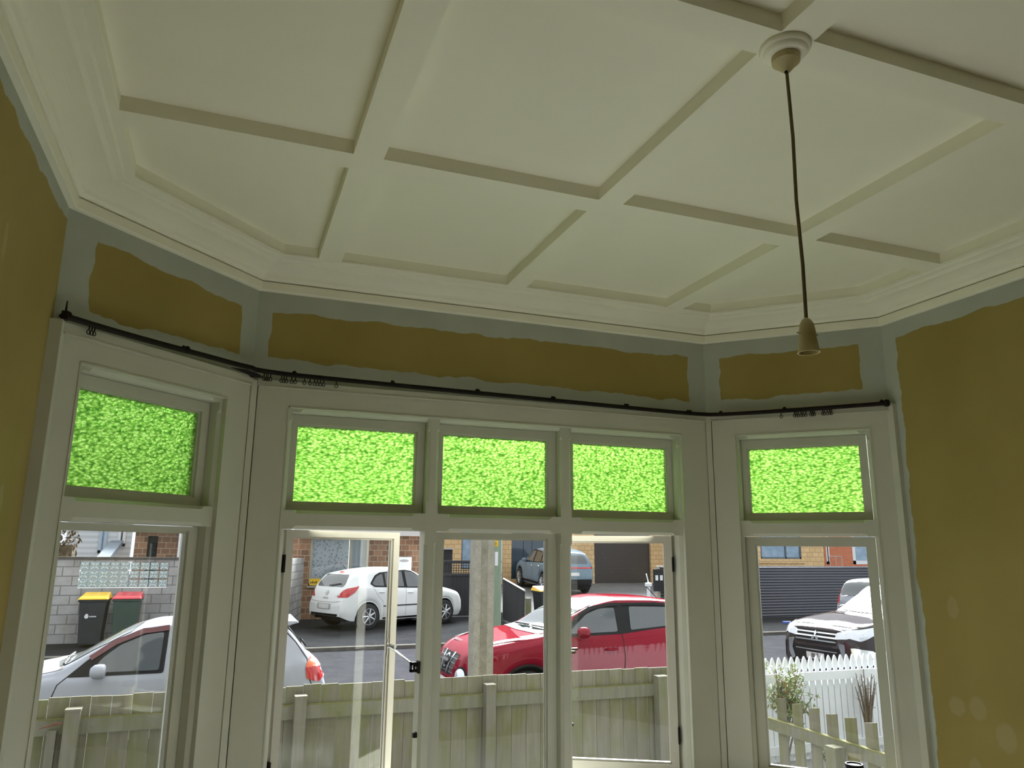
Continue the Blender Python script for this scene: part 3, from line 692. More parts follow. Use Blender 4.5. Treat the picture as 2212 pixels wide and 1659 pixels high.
# ---- shrubs
def leafy(name, base, label, n_br, spread, leafsize, nleaf, up, col, seedv, cat='shrub', lean=(0, 0)):
    random.seed(seedv)
    e = tag(empty(name, base), label, cat)
    br = MB(); lf = MB(); tips = []
    for i in range(n_br):
        a = random.uniform(0, 2*math.pi); r = random.uniform(.3, 1)*spread
        tip = Vector((math.cos(a)*r+lean[0], math.sin(a)*r*.6+lean[1], up*random.uniform(.7, 1.0)))
        mid = Vector((tip.x*.35, tip.y*.35, tip.z*.55))
        br.tube(catmull([Vector((0, 0, -.02)), mid, tip], 4), [.014*(1-.09*k) for k in range(9)], 5); tips += [mid.lerp(tip, .3), mid.lerp(tip, .65), tip]
        for j in range(3):
            s0 = mid.lerp(tip, random.uniform(.2, .9)); s1 = s0+Vector((random.uniform(-1, 1), random.uniform(-.6, .6), random.uniform(0, .8)))*spread*.35
            br.tube([s0, s1], [.004, .002], 4); tips += [s1, (s0+s1)/2]
    for i in range(nleaf):
        c = random.choice(tips)+Vector([random.gauss(0, spread*.09) for _ in range(3)])
        d = Vector([random.gauss(0, 1) for _ in range(3)]).normalized(); b = d.cross(Vector((.3, .2, 1))).normalized(); L = leafsize*random.uniform(.6, 1.3)
        lf.cur = 1 if random.random() < .07 else 0
        lf.add([c, c+d*L*.5+b*L*.22, c+d*L, c+d*L*.5-b*L*.22], [(0, 1, 2, 3)])
    br.build('branches', M['twig'], e); lf.build('foliage', [col, M['bud']], e)
    return e
p = aty((1668, 1490), 6.75)
leafy('leafy_shrub', (p.x+.12, 6.78, gz(6.85)), 'pale green leafy shrub in front of the white picket fence', 13, .36, .050, 1500, 1.02, M['leaf'], 3, lean=(.20, 0))
p = aty((1880, 1500), 6.9)
leafy('twiggy_climber', (p.x+.05, 7.02, gz(7)), 'thin twiggy brown climber at the right end of the white picket fence', 14, .16, .018, 260, .95, M['twig'], 5)
p = aty((1760, 1580), 6.5)
leafy('low_green_plant', (p.x+.25, 6.55, gz(6.5)), 'low dark green plant behind the grey side pickets', 8, .2, .04, 300, .36, M['leaf'], 8)
random.seed(11)

# ---- poles
PY = 8.05
pl0 = aty((1040, 1300), PY)
cp_ = tag(empty('concrete_power_pole', (pl0.x, PY, gz(PY))), 'square weathered concrete power pole in front of the red car', 'pole')
o = MB(); w = .112
o.prism([(-w+.02, -w), (w-.02, -w), (w, -w+.02), (w, w-.02), (w-.02, w), (-w+.02, w), (-w, w-.02), (-w, -w+.02)], 0, 6.5); o.build('shaft', M['poleconc'], cp_)
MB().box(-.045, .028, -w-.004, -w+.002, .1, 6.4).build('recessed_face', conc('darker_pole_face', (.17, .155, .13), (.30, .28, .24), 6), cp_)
GY = 17.4; g0 = aty((1068, 1250), GY)
gp = tag(empty('timber_power_pole', (g0.x, GY, gz(GY)+.06)), 'round green treated timber pole with a yellow tag behind the concrete pole', 'pole')
MB().lathe([(.165, 0), (.15, 7)], 24).build('shaft', M['polewood'], gp, smooth=True)
for nm, pxx, pyy, w, h, mt in (('yellow_tag', 1071, 1174, .115, .135, M['yellow']), ('number_tag', 1072.5, 1207, .075, .32, M['greymark'])):
    q = aty((pxx, pyy), GY-.16); o = MB(); o.box(q.x-g0.x-w/2, q.x-g0.x+w/2, -.165, -.150, q.z-gp.location.z-h/2, q.z-gp.location.z+h/2); o.build(nm, mt, gp)
for i in range(3):
    q = aty((1071, 1171+i*3.2), GY-.17); o = MB(); o.box(q.x-g0.x-.03, q.x-g0.x+.03, -.168, -.164, q.z-gp.location.z-.006, q.z-gp.location.z+.006); o.build('tag_print', M['ink'], gp)

# ---- block wall with glass blocks
BY = 19.07; zt_ = 1.7-.285; zb_ = gz(BY)+.04
bw_ = tag(empty('block_wall', (0, BY, zb_)), 'grey concrete block garden wall with a band of glass blocks', 'wall')
x0g = -2.885; x1g = -1.10; gp_ = (x1g-x0g)/9; g_top = 1.7-.335; gph = .187
zg0 = g_top-3*gph
o = MB(); o.box(-9, x0g, 0, .2, 0, zt_-zb_); o.box(x1g, 1.0, 0, .2, 0, zt_-zb_); o.box(x0g, x1g, 0, .2, 0, zg0-zb_); o.box(x0g, x1g, 0, .2, g_top-zb_, zt_-zb_)
o.prism([(1.0, 0), (1.0, .2), (2.05, 4.2), (2.25, 4.15), (1.2, 0)], 0, zt_-zb_)
o.build('masonry', M['block'], bw_)
MB().box(-9, 1.22, -.03, .23, zt_-zb_, zt_-zb_+.05).build('coping', M['kerb'], bw_)
M['gblock'] = principled('glass_block', (.34, .44, .44), .12, 0, .9, .5)
M['gblockd'] = principled('glass_block_highlight_pattern', (.75, .82, .82), .15, 0, .8)  # facets paler than the glass, their highlights put into the colour
gb = MB(); gb.box(.012, gp_-.012, -.008, .08, .012, gph-.012); 
gme = gb.mesh('glass_block', M['gblock'])
gr = MB()
for a, b in (((.03, .03), (.08, .08)), ((.11, .11), (.165, .155)), ((.03, .155), (.075, .11)), ((.165, .03), (.115, .075)), ((.09, .06), (.105, .045)), ((.06, .13), (.09, .14))):
    gr.tube([(a[0], -.010, a[1]), (b[0], -.010, b[1])], .011, 6)
grm = gr.mesh('facets', M['gblockd'])
for i in range(9):
    for j in range(3):
        o = bpy.data.objects.new('glass_block', gme); COL.objects.link(o); o.parent = bw_; o.location = (x0g+i*gp_, 0, zg0-zb_+j*gph)
        f = bpy.data.objects.new('facets', grm); COL.objects.link(f); f.parent = o
# ---- bins
def wheelie_bin(x, y, lidm, bodym, label, marks=False, rz=0):
    e = tag(empty('wheelie_bin', (x, y, gz(y)+.06), rz), label, 'bin')
    o = MB(); h = .93
    o.add([(-.2,-.24,.05),(.2,-.24,.05),(.2,.22,.05),(-.2,.22,.05),(-.25,-.31,h),(.25,-.31,h),(.25,.31,h),(-.25,.31,h)], [(0,3,2,1),(4,5,6,7),(0,1,5,4),(1,2,6,5),(2,3,7,6),(3,0,4,7)])
    o.box(-.27, .27, -.33, .33, h-.03, h+.02)
    o.build('body', bodym, e, bevel=.012)
    l = MB(); l.add([(-.285,-.36,h+.02),(.285,-.36,h+.02),(.285,.37,h+.02),(-.285,.37,h+.02),(-.26,-.33,h+.05),(.26,-.33,h+.05),(.24,.32,h+.14),(-.24,.32,h+.14)], [(0,3,2,1),(4,5,6,7),(0,1,5,4),(1,2,6,5),(2,3,7,6),(3,0,4,7)])
    l.build('lid', lidm, e, bevel=.01)
    for s_ in (-1, 1): MB().lathe([(.10, 0), (.10, .05)], 20, (s_*.22-.025, 0, 0), 'z').build('wheel', M['rubber'], e).matrix_local = Matrix.Translation((s_*.2-.025*s_, .27, .10)) @ Matrix.Rotation(math.radians(90), 4, 'Y') @ Matrix.Translation((-s_*.22+.025, 0, -.025))
    if marks:
        m = MB(); m.prism([(-.13,.62),(-.10,.67),(-.07,.66),(-.05,.62),(-.06,.58),(-.10,.57),(-.12,.585)], -.292, -.284, 'y'); m.build('logo', M['greymark'], e)
        for i in range(5): MB().box(-.035+i*.026, -.017+i*.026, -.288, -.280, .597, .622).build('logo_lettering', M['greymark'], e)
    return e
wheelie_bin(-2.42, 18.45, M['yellow'], M['binblack'], 'charcoal wheelie bin with a yellow lid against the block wall', True)
wheelie_bin(-1.80, 18.5, M['redlid'], M['bingreen'], 'dark green wheelie bin with a red lid against the block wall')
q = aty((1178, 1283), 19.3); wheelie_bin(q.x, 19.3, M['yellow'], M['binblack'], 'wheelie bin with a yellow lid showing behind the red car windscreen')
bl = MB(); q = Vector(((ray((1696, 1343)).x)/ray((1696, 1343)).y*19, 19, 0)); bl.box(-.35, .3, -.05, .05, 0, .05)
o = tag(bl.build('blue_strap', M['bluething']), 'blue strip of litter on the footpath below the charcoal fence', 'litter'); o.location = (q.x, 18.6, gz(18.6)+.07); o.rotation_euler = (0, 0, -.25)

# ---- houses
def wallpanel(parent, name, x0, x1, y, z0, z1, mat, th=.2, holes=()):
    o = MB()
    if not holes: o.box(x0, x1, 0, th, z0, z1)
    else:
        hs = sorted(holes); p = x0
        for a, b, c, d in hs:
            o.box(p, a, 0, th, z0, z1); o.box(a, b, 0, th, z0, c); o.box(a, b, 0, th, d, z1); p = b
        o.box(p, x1, 0, th, z0, z1)
    o = o.build(name, mat, parent); o.location = (-parent.location.x, y-parent.location.y, -parent.location.z); return o
def hwindow(parent, x0, x1, z0, z1, y, frame, glass, mull=(), fw=.06, name='window'):
    o = MB(); o.box(x0, x1, 0, .06, z0, z0+fw); o.box(x0, x1, 0, .06, z1-fw, z1); o.box(x0, x0+fw, 0, .06, z0, z1); o.box(x1-fw, x1, 0, .06, z0, z1)
    for m in mull: o.box(m-fw/2, m+fw/2, 0, .06, z0, z1)
    w = o.build(name, frame, parent); w.location = (-parent.location.x, y-parent.location.y-.03, -parent.location.z)
    g = MB().box(x0+fw, x1-fw, .03, .04, z0+fw, z1-fw).build('glazing', glass, w); return w
# brown brick house
HY = 23.4
h1 = tag(empty('brick_house', (4, HY, -.3)), 'mottled brown brick house with a net curtained window behind the white car', 'house')
wz0, wz1 = 1.7-1.08, 2.02
hwx0, hwx1 = 2.43, 4.16
wallpanel(h1, 'brick_wall', 2.12, 6.0, HY, -.35, 2.25, M['brownbrick'], holes=[(hwx0, hwx1, wz0, wz1)])
w = hwindow(h1, hwx0, hwx1, wz0, wz1, HY+.03, M['alu'], M['glass2'], (3.62,), .07)
MB().box(hwx0, 3.58, .16, .17, wz0, wz1).build('net_curtain', M['net'], w); MB().box(3.66, hwx1, .12, .13, wz0, wz1).build('drape', M['drape'], w)
MB().box(hwx0, 3.58, .2, .21, wz0, wz1).build('drape', M['drape'], w)
MB().box(hwx0-.05, hwx1+.05, -.06, .05, wz0-.06, wz0).build('window_sill', M['alu'], w)
a, b = aty((669, 1250), HY-.05), aty((692, 1264), HY-.05)
sg = MB().box(a.x, b.x, -.012, 0, b.z, a.z).build('warning_sticker', M['yellow'], h1); sg.location = (-4, -.05, .3)
for i in range(4):
    t_ = MB().box(a.x+.03+.05*i, a.x+.06+.05*i, -.015, -.01, b.z+.05, b.z+.09+.02*(i % 2)).build('sticker_print', M['ink'], sg)
for o in (sg,) + tuple(children(sg)): pass
h1c = sg; sg.location = (-4, -.0, .3)
rf = MB(); rf.add([(1.9, -.5, 2.16), (6.3, -.5, 2.16), (6.3, 4, 4.6), (1.9, 4, 4.6), (1.9, -.5, 2.26), (6.3, -.5, 2.26), (6.3, 4, 4.7), (1.9, 4, 4.7)], [(0,3,2,1),(4,5,6,7),(0,1,5,4),(1,2,6,5),(2,3,7,6),(3,0,4,7)])
o = rf.build('roof', M['roofwhite'], h1); o.location = (-4, 0, .3)
o = MB().box(1.9, 6.3, -.42, -.02, 2.10, 2.16).build('soffit', M['eave'], h1); o.location = (-4, 0, .3)
o = MB().box(1.9, 6.3, -.60, -.48, 2.08, 2.22).build('gutter', M['eave'], h1); o.location = (-4, 0, .3)
a, b = aty((855, 1203), HY-.1), aty((886, 1240), HY-.1)
mb_ = tag(empty('letterbox', ((a.x+b.x)/2, HY-.25, gz(HY)+.06)), 'white letterbox panel with a dark oval slot in front of the brick house', 'letterbox')
hgt = a.z-mb_.location.z; w2 = (b.x-a.x)/2
MB().box(-w2, w2, 0, .12, 0, hgt).build('panel', M['whitepaint'], mb_, bevel=.01)
sl = MB(); sl.prism([(.13*math.cos(t)*1.1, hgt-.11+.04*math.sin(t)) for t in [2*math.pi*k/20 for k in range(20)]], -.008, .004, 'y'); sl.build('slot', M['eave'], mb_)

# dark stained fences of the brick house
DY = 23.15
df = tag(empty('dark_lattice_fence', (7.05, DY, -.3)), 'black stained timber fence with a trellis top beside the power poles', 'fence')
tp = 1.7-.39+.3
for i in range(14):
    MB().box(-.75+i*.145, -.75+i*.145+.14, 0, .02, 0, tp-.38).build('paling', M['darkfence'], df)
MB().box(-.78, 1.3, -.03, .04, tp-.02, tp+.05).build('cap_rail', M['darkfence'], df); MB().box(-.78, 1.3, -.03, .04, tp-.42, tp-.35).build('rail', M['darkfence'], df)
la = MB()
for i in range(26): la.box(-.76+i*.08, -.76+i*.08+.02, 0, .008, tp-.36, tp)
for i in range(5): la.box(-.76, 1.28, .008, .016, tp-.34+i*.075, tp-.32+i*.075)
la.build('trellis', M['darkfence'], df)
dfp = tag(empty('driveway_fence', (7.9, 21.8, -.27)), 'black fence panel with a sloping top beside the driveway', 'fence')
p0 = aty((1088, 1250), 21.8); p1 = aty((1134, 1276), 18.2)
d = Vector((p1.x-p0.x, p1.y-p0.y)); n = 22
for i in range(n):
    a, b = i/n, (i+.94)/n
    A = Vector((p0.x-7.9, p0.y-21.8)); o = MB()
    pa, pb = A+d*a, A+d*b; za, zb2 = p0.z+(p1.z-p0.z)*a+.27, p0.z+(p1.z-p0.z)*b+.27
    nn_ = Vector((d.y, -d.x)).normalized()*.02
    o.add([(*pa, 0), (*pb, 0), (*(pb+nn_), 0), (*(pa+nn_), 0), (*pa, za), (*pb, zb2), (*(pb+nn_), zb2), (*(pa+nn_), za)], [(0,3,2,1),(4,5,6,7),(0,1,5,4),(1,2,6,5),(2,3,7,6),(3,0,4,7)])
    o.build('paling', M['darkfence'], dfp)
o = MB(); A = Vector((p0.x-7.9, p0.y-21.8, p0.z+.27)); B = Vector((p1.x-7.9, p1.y-21.8, p1.z+.27)); o.tube([A, B], .03, 4); o.build('cap_rail', M['eave'], dfp)
pst = aty((1141, 1292), 18.15); o = tag(MB().box(-.06, .06, -.06, .06, 0, pst.z-gz(18.1)-.06).build('gate_post', M['post']), 'short grey timber post at the driveway entrance', 'post'); o.location = (pst.x, 18.15, gz(18.1)+.06)

# tan block house with garage
TY = 30.7
h2 = tag(empty('tan_house', (14, TY, .2)), 'tan block brick house with a dark garage door beyond the driveway', 'house')
gx0, gx1 = aty((1284, 1200), TY).x, aty((1406, 1200), TY).x
wx0, wx1 = aty((997, 1180), TY).x, aty((1040, 1180), TY).x
vx0, vx1 = aty((1105, 1180), TY).x, aty((1178, 1180), TY).x
wallpanel(h2, 'brick_wall', 8.3, 19.4, TY, -.3, 3.6, M['tanbrick'], holes=[(wx0, wx1, .9, 3.0), (vx0, vx1, .5, 3.0), (gx0, gx1, -.3, 2.75)])
hwindow(h2, wx0, wx1, .9, 3.0, TY+.08, M['dwin'], M['bwin'], ((wx0+wx1)/2,)); w = hwindow(h2, vx0, vx1, .5, 3.0, TY+.08, M['dwin'], M['dwin'], (vx0+.6, vx0+1.0))
g = MB().box(gx0, gx1, 0, .06, -.1, 2.75).build('garage_door', M['garage'], h2); g.location = (-14, .14, -.2)
sl_ = MB()
for i in range(19): sl_.box(gx0, gx1, -.012, 0, -.05+i*.15, .03+i*.15)
sl_.build('slats', M['garage'], g)
hood = aty((1188, 1200), TY); 
b0, b1 = aty((958, 1187), 27), aty((986, 1187), 27)
sh = tag(empty('dark_shed', ((b0.x+b1.x)/2, 27.5, 0)), 'small dark shed seen over the trellis fence', 'shed'); MB().box(-(b1.x-b0.x)/2, (b1.x-b0.x)/2, 0, .8, -.2, b0.z+.0).build('wall', M['darkfence'], sh)
MB().box(-(b1.x-b0.x)/2-.05, (b1.x-b0.x)/2+.05, -.1, .9, b0.z, b0.z+.06).build('roof', M['eave'], sh)
dpx = aty((1085, 1200), TY-.2); o = tag(MB().tube([(0, 0, 0), (0, 0, 3.2)], .05, 10).build('downpipe', M['wframe'], smooth=True), 'white downpipe on the tan house right of the timber pole', 'pipe'); o.location = (dpx.x, TY-.06, 0)
# second tan house, right
T2 = 26.2
h3 = tag(empty('tan_brick_unit', (22, T2, -.2)), 'tan brick unit with a blue reflecting window above the charcoal fence', 'house')
a, b = aty((1644, 1207), T2), aty((1732, 1207), T2); e_ = aty((1780, 1200), T2)
wallpanel(h3, 'brick_wall', 20.2, e_.x, T2, -.3, 4.2, M['tanbrick'], holes=[(a.x, b.x, a.z, 2.9)])
hwindow(h3, a.x, b.x, a.z, 2.9, T2+.05, M['dwin'], M['bwin'], (a.x+(b.x-a.x)*.62,), .07)
o = MB().box(a.x-.2, b.x+.15, -.05, .0, a.z-.18, a.z-.0).build('window_sill', M['tanbrick'], h3); o.location = (-22, 0, .2)
h4 = tag(empty('red_brick_house', (26, 28, -.2)), 'orange red brick building with white window frames at the far right', 'house')
T4 = 27.5
a1, a2, a3, a4 = [aty((v, 1200), T4).x for v in (1781, 1793, 1840, 1900)]
wallpanel(h4, 'brick_wall', a1+.0, a4+3, T4, -.3, 4.4, M['orangebrick'], holes=[(a1+.1, a2-.03, 1.2, 3.4), (a3+.05, a4-.2, 1.2, 3.4)])
hwindow(h4, a1+.1, a2-.03, 1.2, 3.4, T4+.02, M['wframe'], M['bwin'], (), .12); hwindow(h4, a3+.05, a4-.2, 1.2, 3.4, T4+.02, M['wframe'], M['bwin'], (), .16)
hr = MB(); ha, hb_ = aty((1790, 1180), 26.6), aty((1815, 1200), 26.6)
for i in range(3): hr.tube([(i*.33, 0, -.78), (i*.33, 0, 1.1)], .02, 6)
hr.tube([(0, 0, 1.1), (.66, 0, 1.1)], .02, 6); hr.tube([(0, 0, .6), (.66, 0, .6)], .015, 6)
o = tag(hr.build('handrail', M['eave']), 'grey metal handrail in front of the red brick building', 'handrail'); o.location = (ha.x, 26.6, .45)

def hip(parent, x0, x1, y0, y1, z0, z1, mat):  # unseen upper roofs, added to keep low sky out of the bonnet reflections
    o = MB(); m = (y1-y0)/2; o.add([(x0,y0,z0),(x1,y0,z0),(x1,y1,z0),(x0,y1,z0),(x0,y0,z0+.18),(x1,y0,z0+.18),(x1,y1,z0+.18),(x0,y1,z0+.18),(x0+m*.8,y0+m,z1),(x1-m*.8,y0+m,z1)],
        [(0,3,2,1),(0,1,5,4),(1,2,6,5),(2,3,7,6),(3,0,4,7),(4,5,9,8),(5,6,9),(6,7,8,9),(7,4,8)])
    r = o.build('roof', mat, parent); r.location = -parent.location; return r
M['darkroof'] = noisy('unseen_dark_roof', (.07, .07, .075), (.11, .11, .115), 4)
hip(h2, 7.8, 19.5, TY-.6, TY+8, 3.6, 6.2, M['darkroof']); hip(h3, 19.9, e_.x+.4, T2-.6, T2+7, 4.2, 6.6, M['darkroof']); hip(h4, a1-.2, a4+4, T4-.5, T4+8, 4.4, 6.8, M['darkroof']); 
# charcoal corrugated fence
CY = 20.6
cf_ = tag(empty('corrugated_fence', (17, CY, gz(20)+.0)), 'charcoal horizontal corrugated steel fence along the far footpath', 'fence')
zt2 = 1.7-.475-cf_.location.z; me_ = MB(); nw = 18; N_ = nw*8
X0, X1 = -4.45, 9
pp = [(X0, .022*math.sin(2*math.pi*i/8), .03+(zt2-.03)*i/N_) for i in range(N_+1)]
me_.add([(X0, y, z) for _, y, z in pp]+[(X1, y, z) for _, y, z in pp], [(i, i+1, N_+2+i, N_+1+i) for i in range(N_)])
o = me_.build('sheet', M['corr'], cf_, smooth='all'); s2 = o.modifiers.new('s', 'SOLIDIFY'); s2.thickness = .004
MB().box(X0, X1, -.03, .03, zt2, zt2+.03).build('cap', M['corr'], cf_)
MB().box(X0-.06, X0+.02, -.05, .05, 0, zt2+.03).build('post', M['alu'], cf_)
mtx = aty((1421, 1255), CY-.1)
mt = tag(empty('meter_box', (mtx.x, CY-.17, gz(20)+.5)), 'dark meter box with two pale dials on the corrugated fence end', 'meter box')
zc = mtx.z-mt.location.z; MB().box(-.16, .16, 0, .08, zc-.3, zc+.35).build('box', M['darkfence'], mt)
for s_ in (-.08, .08): MB().box(s_-.045, s_+.045, -.015, 0, zc+.02, zc+.17).build('dial', M['greymark'], mt)
tpx = aty((1401, 1272), 19.6); o = tag(empty('white_tap_post', (tpx.x, 19.6, gz(20)+.05)), 'small white pipe fitting left of the meter box', 'fitting')
zc = tpx.z-o.location.z; pm_ = MB(); pm_.lathe([(.05, 0), (.05, zc+.05), (.1, zc+.08), (.1, zc+.16), (.03, zc+.18)], 12); pm_.build('pipe', M['whitepaint'], o); MB().tube([(0, 0, zc+.18), (-.06, 0, zc+.42)], .018, 6).build('spout', M['whitepaint'], o)

# background on the left, above the block wall
#H5
h5 = tag(empty('weatherboard_house', (-3, 25.5, -.2)), 'white weatherboard house with a blue grey lean-to above the block wall', 'house')
L5 = 25.5
a, b, c = aty((168, 1160), L5), aty((292, 1160), L5), aty((240, 1185), L5)
wallpanel(h5, 'weatherboard_wall', a.x-.3, b.x-.1, L5, -.2, 2.6, M['weather'])
hwindow(h5, aty((215, 1160), L5).x, aty((232, 1160), L5).x, 1.5, 2.4, L5-.04, M['paleblue'], M['bwin'], (), .08)
hwindow(h5, aty((255, 1160), L5).x, aty((272, 1160), L5).x, 1.7, 2.4, L5-.04, M['wframe'], M['dwin'], (), .08)
z1 = aty((200, 1182), L5-2).z; z0 = aty((200, 1203), L5-2).z
lt = MB(); lt.add([(a.x+.9, -2.6, z0-.12), (b.x-.3, -2.6, z0-.12), (b.x-.3, -.1, z1+.1), (a.x+.9, -.1, z1+.1), (a.x+.9, -2.6, z0), (b.x-.3, -2.6, z0), (b.x-.3, -.1, z1+.2), (a.x+.9, -.1, z1+.2)], [(0,3,2,1),(4,5,6,7),(0,1,5,4),(1,2,6,5),(2,3,7,6),(3,0,4,7)])
o = lt.build('lean_to_roof', M['roofblue'], h5); o.location = (3, 0, .2)
o = MB().box(a.x+1.0, b.x-.4, -2.4, -2.3, -.2, z0-.1).build('lean_to_wall', M['paleblue'], h5); o.location = (3, 0, .2)
h6 = tag(empty('brick_garage', (-1.8, 24.5, -.2)), 'low brown brick outbuilding with a dark doorway above the block wall', 'garage')
a, b, c, d_ = [aty((v, 1180), 24.5).x for v in (290, 318, 340, 420)]
wallpanel(h6, 'brick_wall', a, 2.2, 24.5, -.2, 2.15, M['brownbrick'], holes=[(b, c, -.2, 2.0)])
o = MB().box(b, c, .15, .2, -.2, 2.0).build('door', M['darkfence'], h6); o.location = (1.8, 0, .2)
o = MB().box(a, 1.9, -.45, .6, 2.15, 2.28).build('roof', M['roofwhite'], h6); o.location = (1.8, 0, .2)
px3 = aty((388, 1190), 24).x; o = MB().box(px3-.06, px3+.06, -.42, -.32, -.2, 2.15).build('post', M['wframe'], h6); o.location = (1.8, 0, .2)
hip(h5, -9, -.6, 25.05, 32, 2.6, 5.6, M['darkroof'])  # another unseen roof added to hide low sky
hd = MB(); random.seed(4)
for i in range(4200):
    c = Vector((random.uniform(-8, -3.55), random.uniform(-.5, .5), random.uniform(0, 2.4))); d = Vector([random.gauss(0, 1) for _ in range(3)]).normalized(); b = d.cross(Vector((.1, .3, 1))).normalized()
    hd.add([c, c+d*.1+b*.03, c+d*.22, c+d*.1-b*.03], [(0, 1, 2, 3)])
he = tag(empty('bare_hedge', (0, 22.6, gz(20))), 'tall brown twiggy hedge at the left behind the block wall', 'hedge'); hd.build('foliage', M['hedge'], he)
hk = MB(); hk.box(-8, -3.6, -.25, .25, 0, 2.1); hk.build('branches', M['hedge'], he)
# ------------------------------------------------------------------ cars
def cr1(tab, n):                            # resample (x, v...) table smoothly on xs
    tab = np.array(tab, float)
    return lambda x: np.array([np.interp(x, tab[:, 0], tab[:, i]) for i in range(1, tab.shape[1])])
def smooth_interp(tab):
    tab = np.array(tab, float); X, Y = tab[:, 0], tab[:, 1]
    d = np.diff(Y)/np.diff(X); m = np.zeros(len(X)); m[0], m[-1] = d[0], d[-1]
    for i in range(1, len(X)-1): m[i] = 0 if d[i-1]*d[i] <= 0 else 2*d[i-1]*d[i]/(d[i-1]+d[i])
    def f(x):
        x = min(max(x, X[0]), X[-1]); i = min(int(np.searchsorted(X, x, 'right'))-1, len(X)-2); i = max(i, 0)
        h = X[i+1]-X[i]; t = (x-X[i])/h
        return float((2*t**3-3*t*t+1)*Y[i]+(t**3-2*t*t+t)*h*m[i]+(-2*t**3+3*t*t)*Y[i+1]+(t**3-t*t)*h*m[i+1])
    return f
def sub(poly, step=.05, closed=True):
    out = []; n = len(poly)
    for i in range(n if closed else n-1):
        a, b = Vector(poly[i]), Vector(poly[(i+1) % n]); k = max(1, int((b-a).length/step))
        out += [a.lerp(b, j/k) for j in range(k)]
    return out
def round_poly(poly, r=.04, k=4):
    out = []; n = len(poly)
    for i in range(n):
        p0, p1, p2 = Vector(poly[i-1]), Vector(poly[i]), Vector(poly[(i+1) % n])
        rr = min(r, (p0-p1).length*.45, (p2-p1).length*.45)
        a = p1+(p0-p1).normalized()*rr; b = p1+(p2-p1).normalized()*rr
        for j in range(k+1):
            t = j/k; out.append((1-t)**2*a+2*t*(1-t)*p1+t*t*b)
    return out
class Car:
    def __init__(s, name, label, spec, body_mat, loc, rz, slope=0, cat='car'):
        s.sp = spec; s.root = tag(empty(name, loc, rz), label, cat); s.root.rotation_euler = (0, slope, rz)
        L = spec['L']; top = smooth_interp(spec['top']); belt = smooth_interp(spec['belt']); wid = smooth_interp(spec['wid']); low = smooth_interp(spec['low'])
        ar = spec['arch']; wc = spec['wheels']; wr = spec['wr']
        xs = set(np.round(np.linspace(0, L, 96), 4).tolist())
        for c in wc:
            for k in range(25): xs.add(round(c+ar*math.cos(math.pi*k/24), 4))
        for x, _ in spec['top']: xs.add(round(x, 4))
        xs = sorted(v for v in xs if 0 <= v <= L); keep = [xs[0]]
        for v in xs[1:]:
            if v-keep[-1] > .004: keep.append(v)
        xs = keep
        vs = []; NP = 0
        for x in xs:
            zt, zb, w, zl = top(x), belt(x), wid(x), low(x)
            zb = min(zb, zt-.03)
            for c in wc:
                d = abs(x-c)
                if d < ar: zl = max(zl, wr+math.sqrt(max(0, ar*ar-d*d))+.0)
            zl = min(zl, zb-.06)
            g = min(max((zt-zb)/.40, 0), 1); rw = spec.get('roofw', .74)
            wt = w*(.90*(1-g)+rw*g); ze = zt-(.018*(1-g)+.075*g)
            key = [(w*.93, zl), (w*.99, zl+.25*(zb-zl)), (w, zl+.6*(zb-zl)), (w*.985, zl+.88*(zb-zl)), (w*.955, zb)]
            if g > .05: key += [(w*.93*(1-.5)+wt*.5+.012, zb*.5+ze*.5)]
            else: key += [(w*.93, zb*.4+ze*.6)]
            key += [(wt, ze), (wt*.86, zt-.028*g-.006*(1-g)), (wt*.5, zt-.006), (0, zt)]
            pts = catmull([Vector((a, b, 0)) for a, b in key], 4); NP = len(pts)
            vs += [(x, p.x, p.y) for p in pts]
        n = len(xs); fs = []
        V = [(x, -y, z) for x, y, z in vs] + [(x, y, z) for x, y, z in vs]
        off = len(vs)
        for i in range(n-1):
            for k in range(NP-1):
                a, b, c, d = i*NP+k, i*NP+k+1, (i+1)*NP+k+1, (i+1)*NP+k
                fs.append((a, b, c, d)); fs.append((off+d, off+c, off+b, off+a))
        for i in (0, n-1):                   # closing faces with a slight bulge
            xo = -.03 if i == 0 else .03
            ci = len(V); z0, z1 = vs[i*NP][2], vs[i*NP+NP-1][2]
            V.append((xs[i]+xo, 0, (z0+z1)/2)); rg = [i*NP+k for k in range(NP)] + [off+i*NP+k for k in range(NP-2, -1, -1)]
            for k in range(len(rg)): fs.append((rg[k], rg[(k+1) % len(rg)], ci))
        mb = MB(); mb.add(V, fs); me = mb.mesh('body', body_mat, 'all')
        bm = bmesh.new(); bm.from_mesh(me); bmesh.ops.remove_doubles(bm, verts=bm.verts, dist=.0005); bmesh.ops.recalc_face_normals(bm, faces=bm.faces)
        s.bvh = BVHTree.FromBMesh(bm); bm.to_mesh(me); bm.free(); me.polygons.foreach_set('use_smooth', [True]*len(me.polygons)); me.set_sharp_from_angle(angle=math.radians(50))
        s.body = bpy.data.objects.new('body', me); COL.objects.link(s.body); s.body.parent = s.root; s.mat = body_mat
        zz = belt(L/2)
        ch = MB(); W2 = max(w for _, w in spec['wid'])
        ch.box(.25, L-.25, -W2*.58, W2*.58, .2, zz-.12)
        for a, b in ((.1, wc[0]-ar+.02), (wc[0]+ar-.02, wc[1]-ar+.02), (wc[1]+ar-.02, L-.12)): ch.box(a+.05, b-.05, -W2*.8, W2*.8, .24, .42)
        ch.build('chassis', M['dark'], s.root)
        for c in wc:
            for sg in (-1, 1): s.wheel(c, sg*(W2-.10), sg)
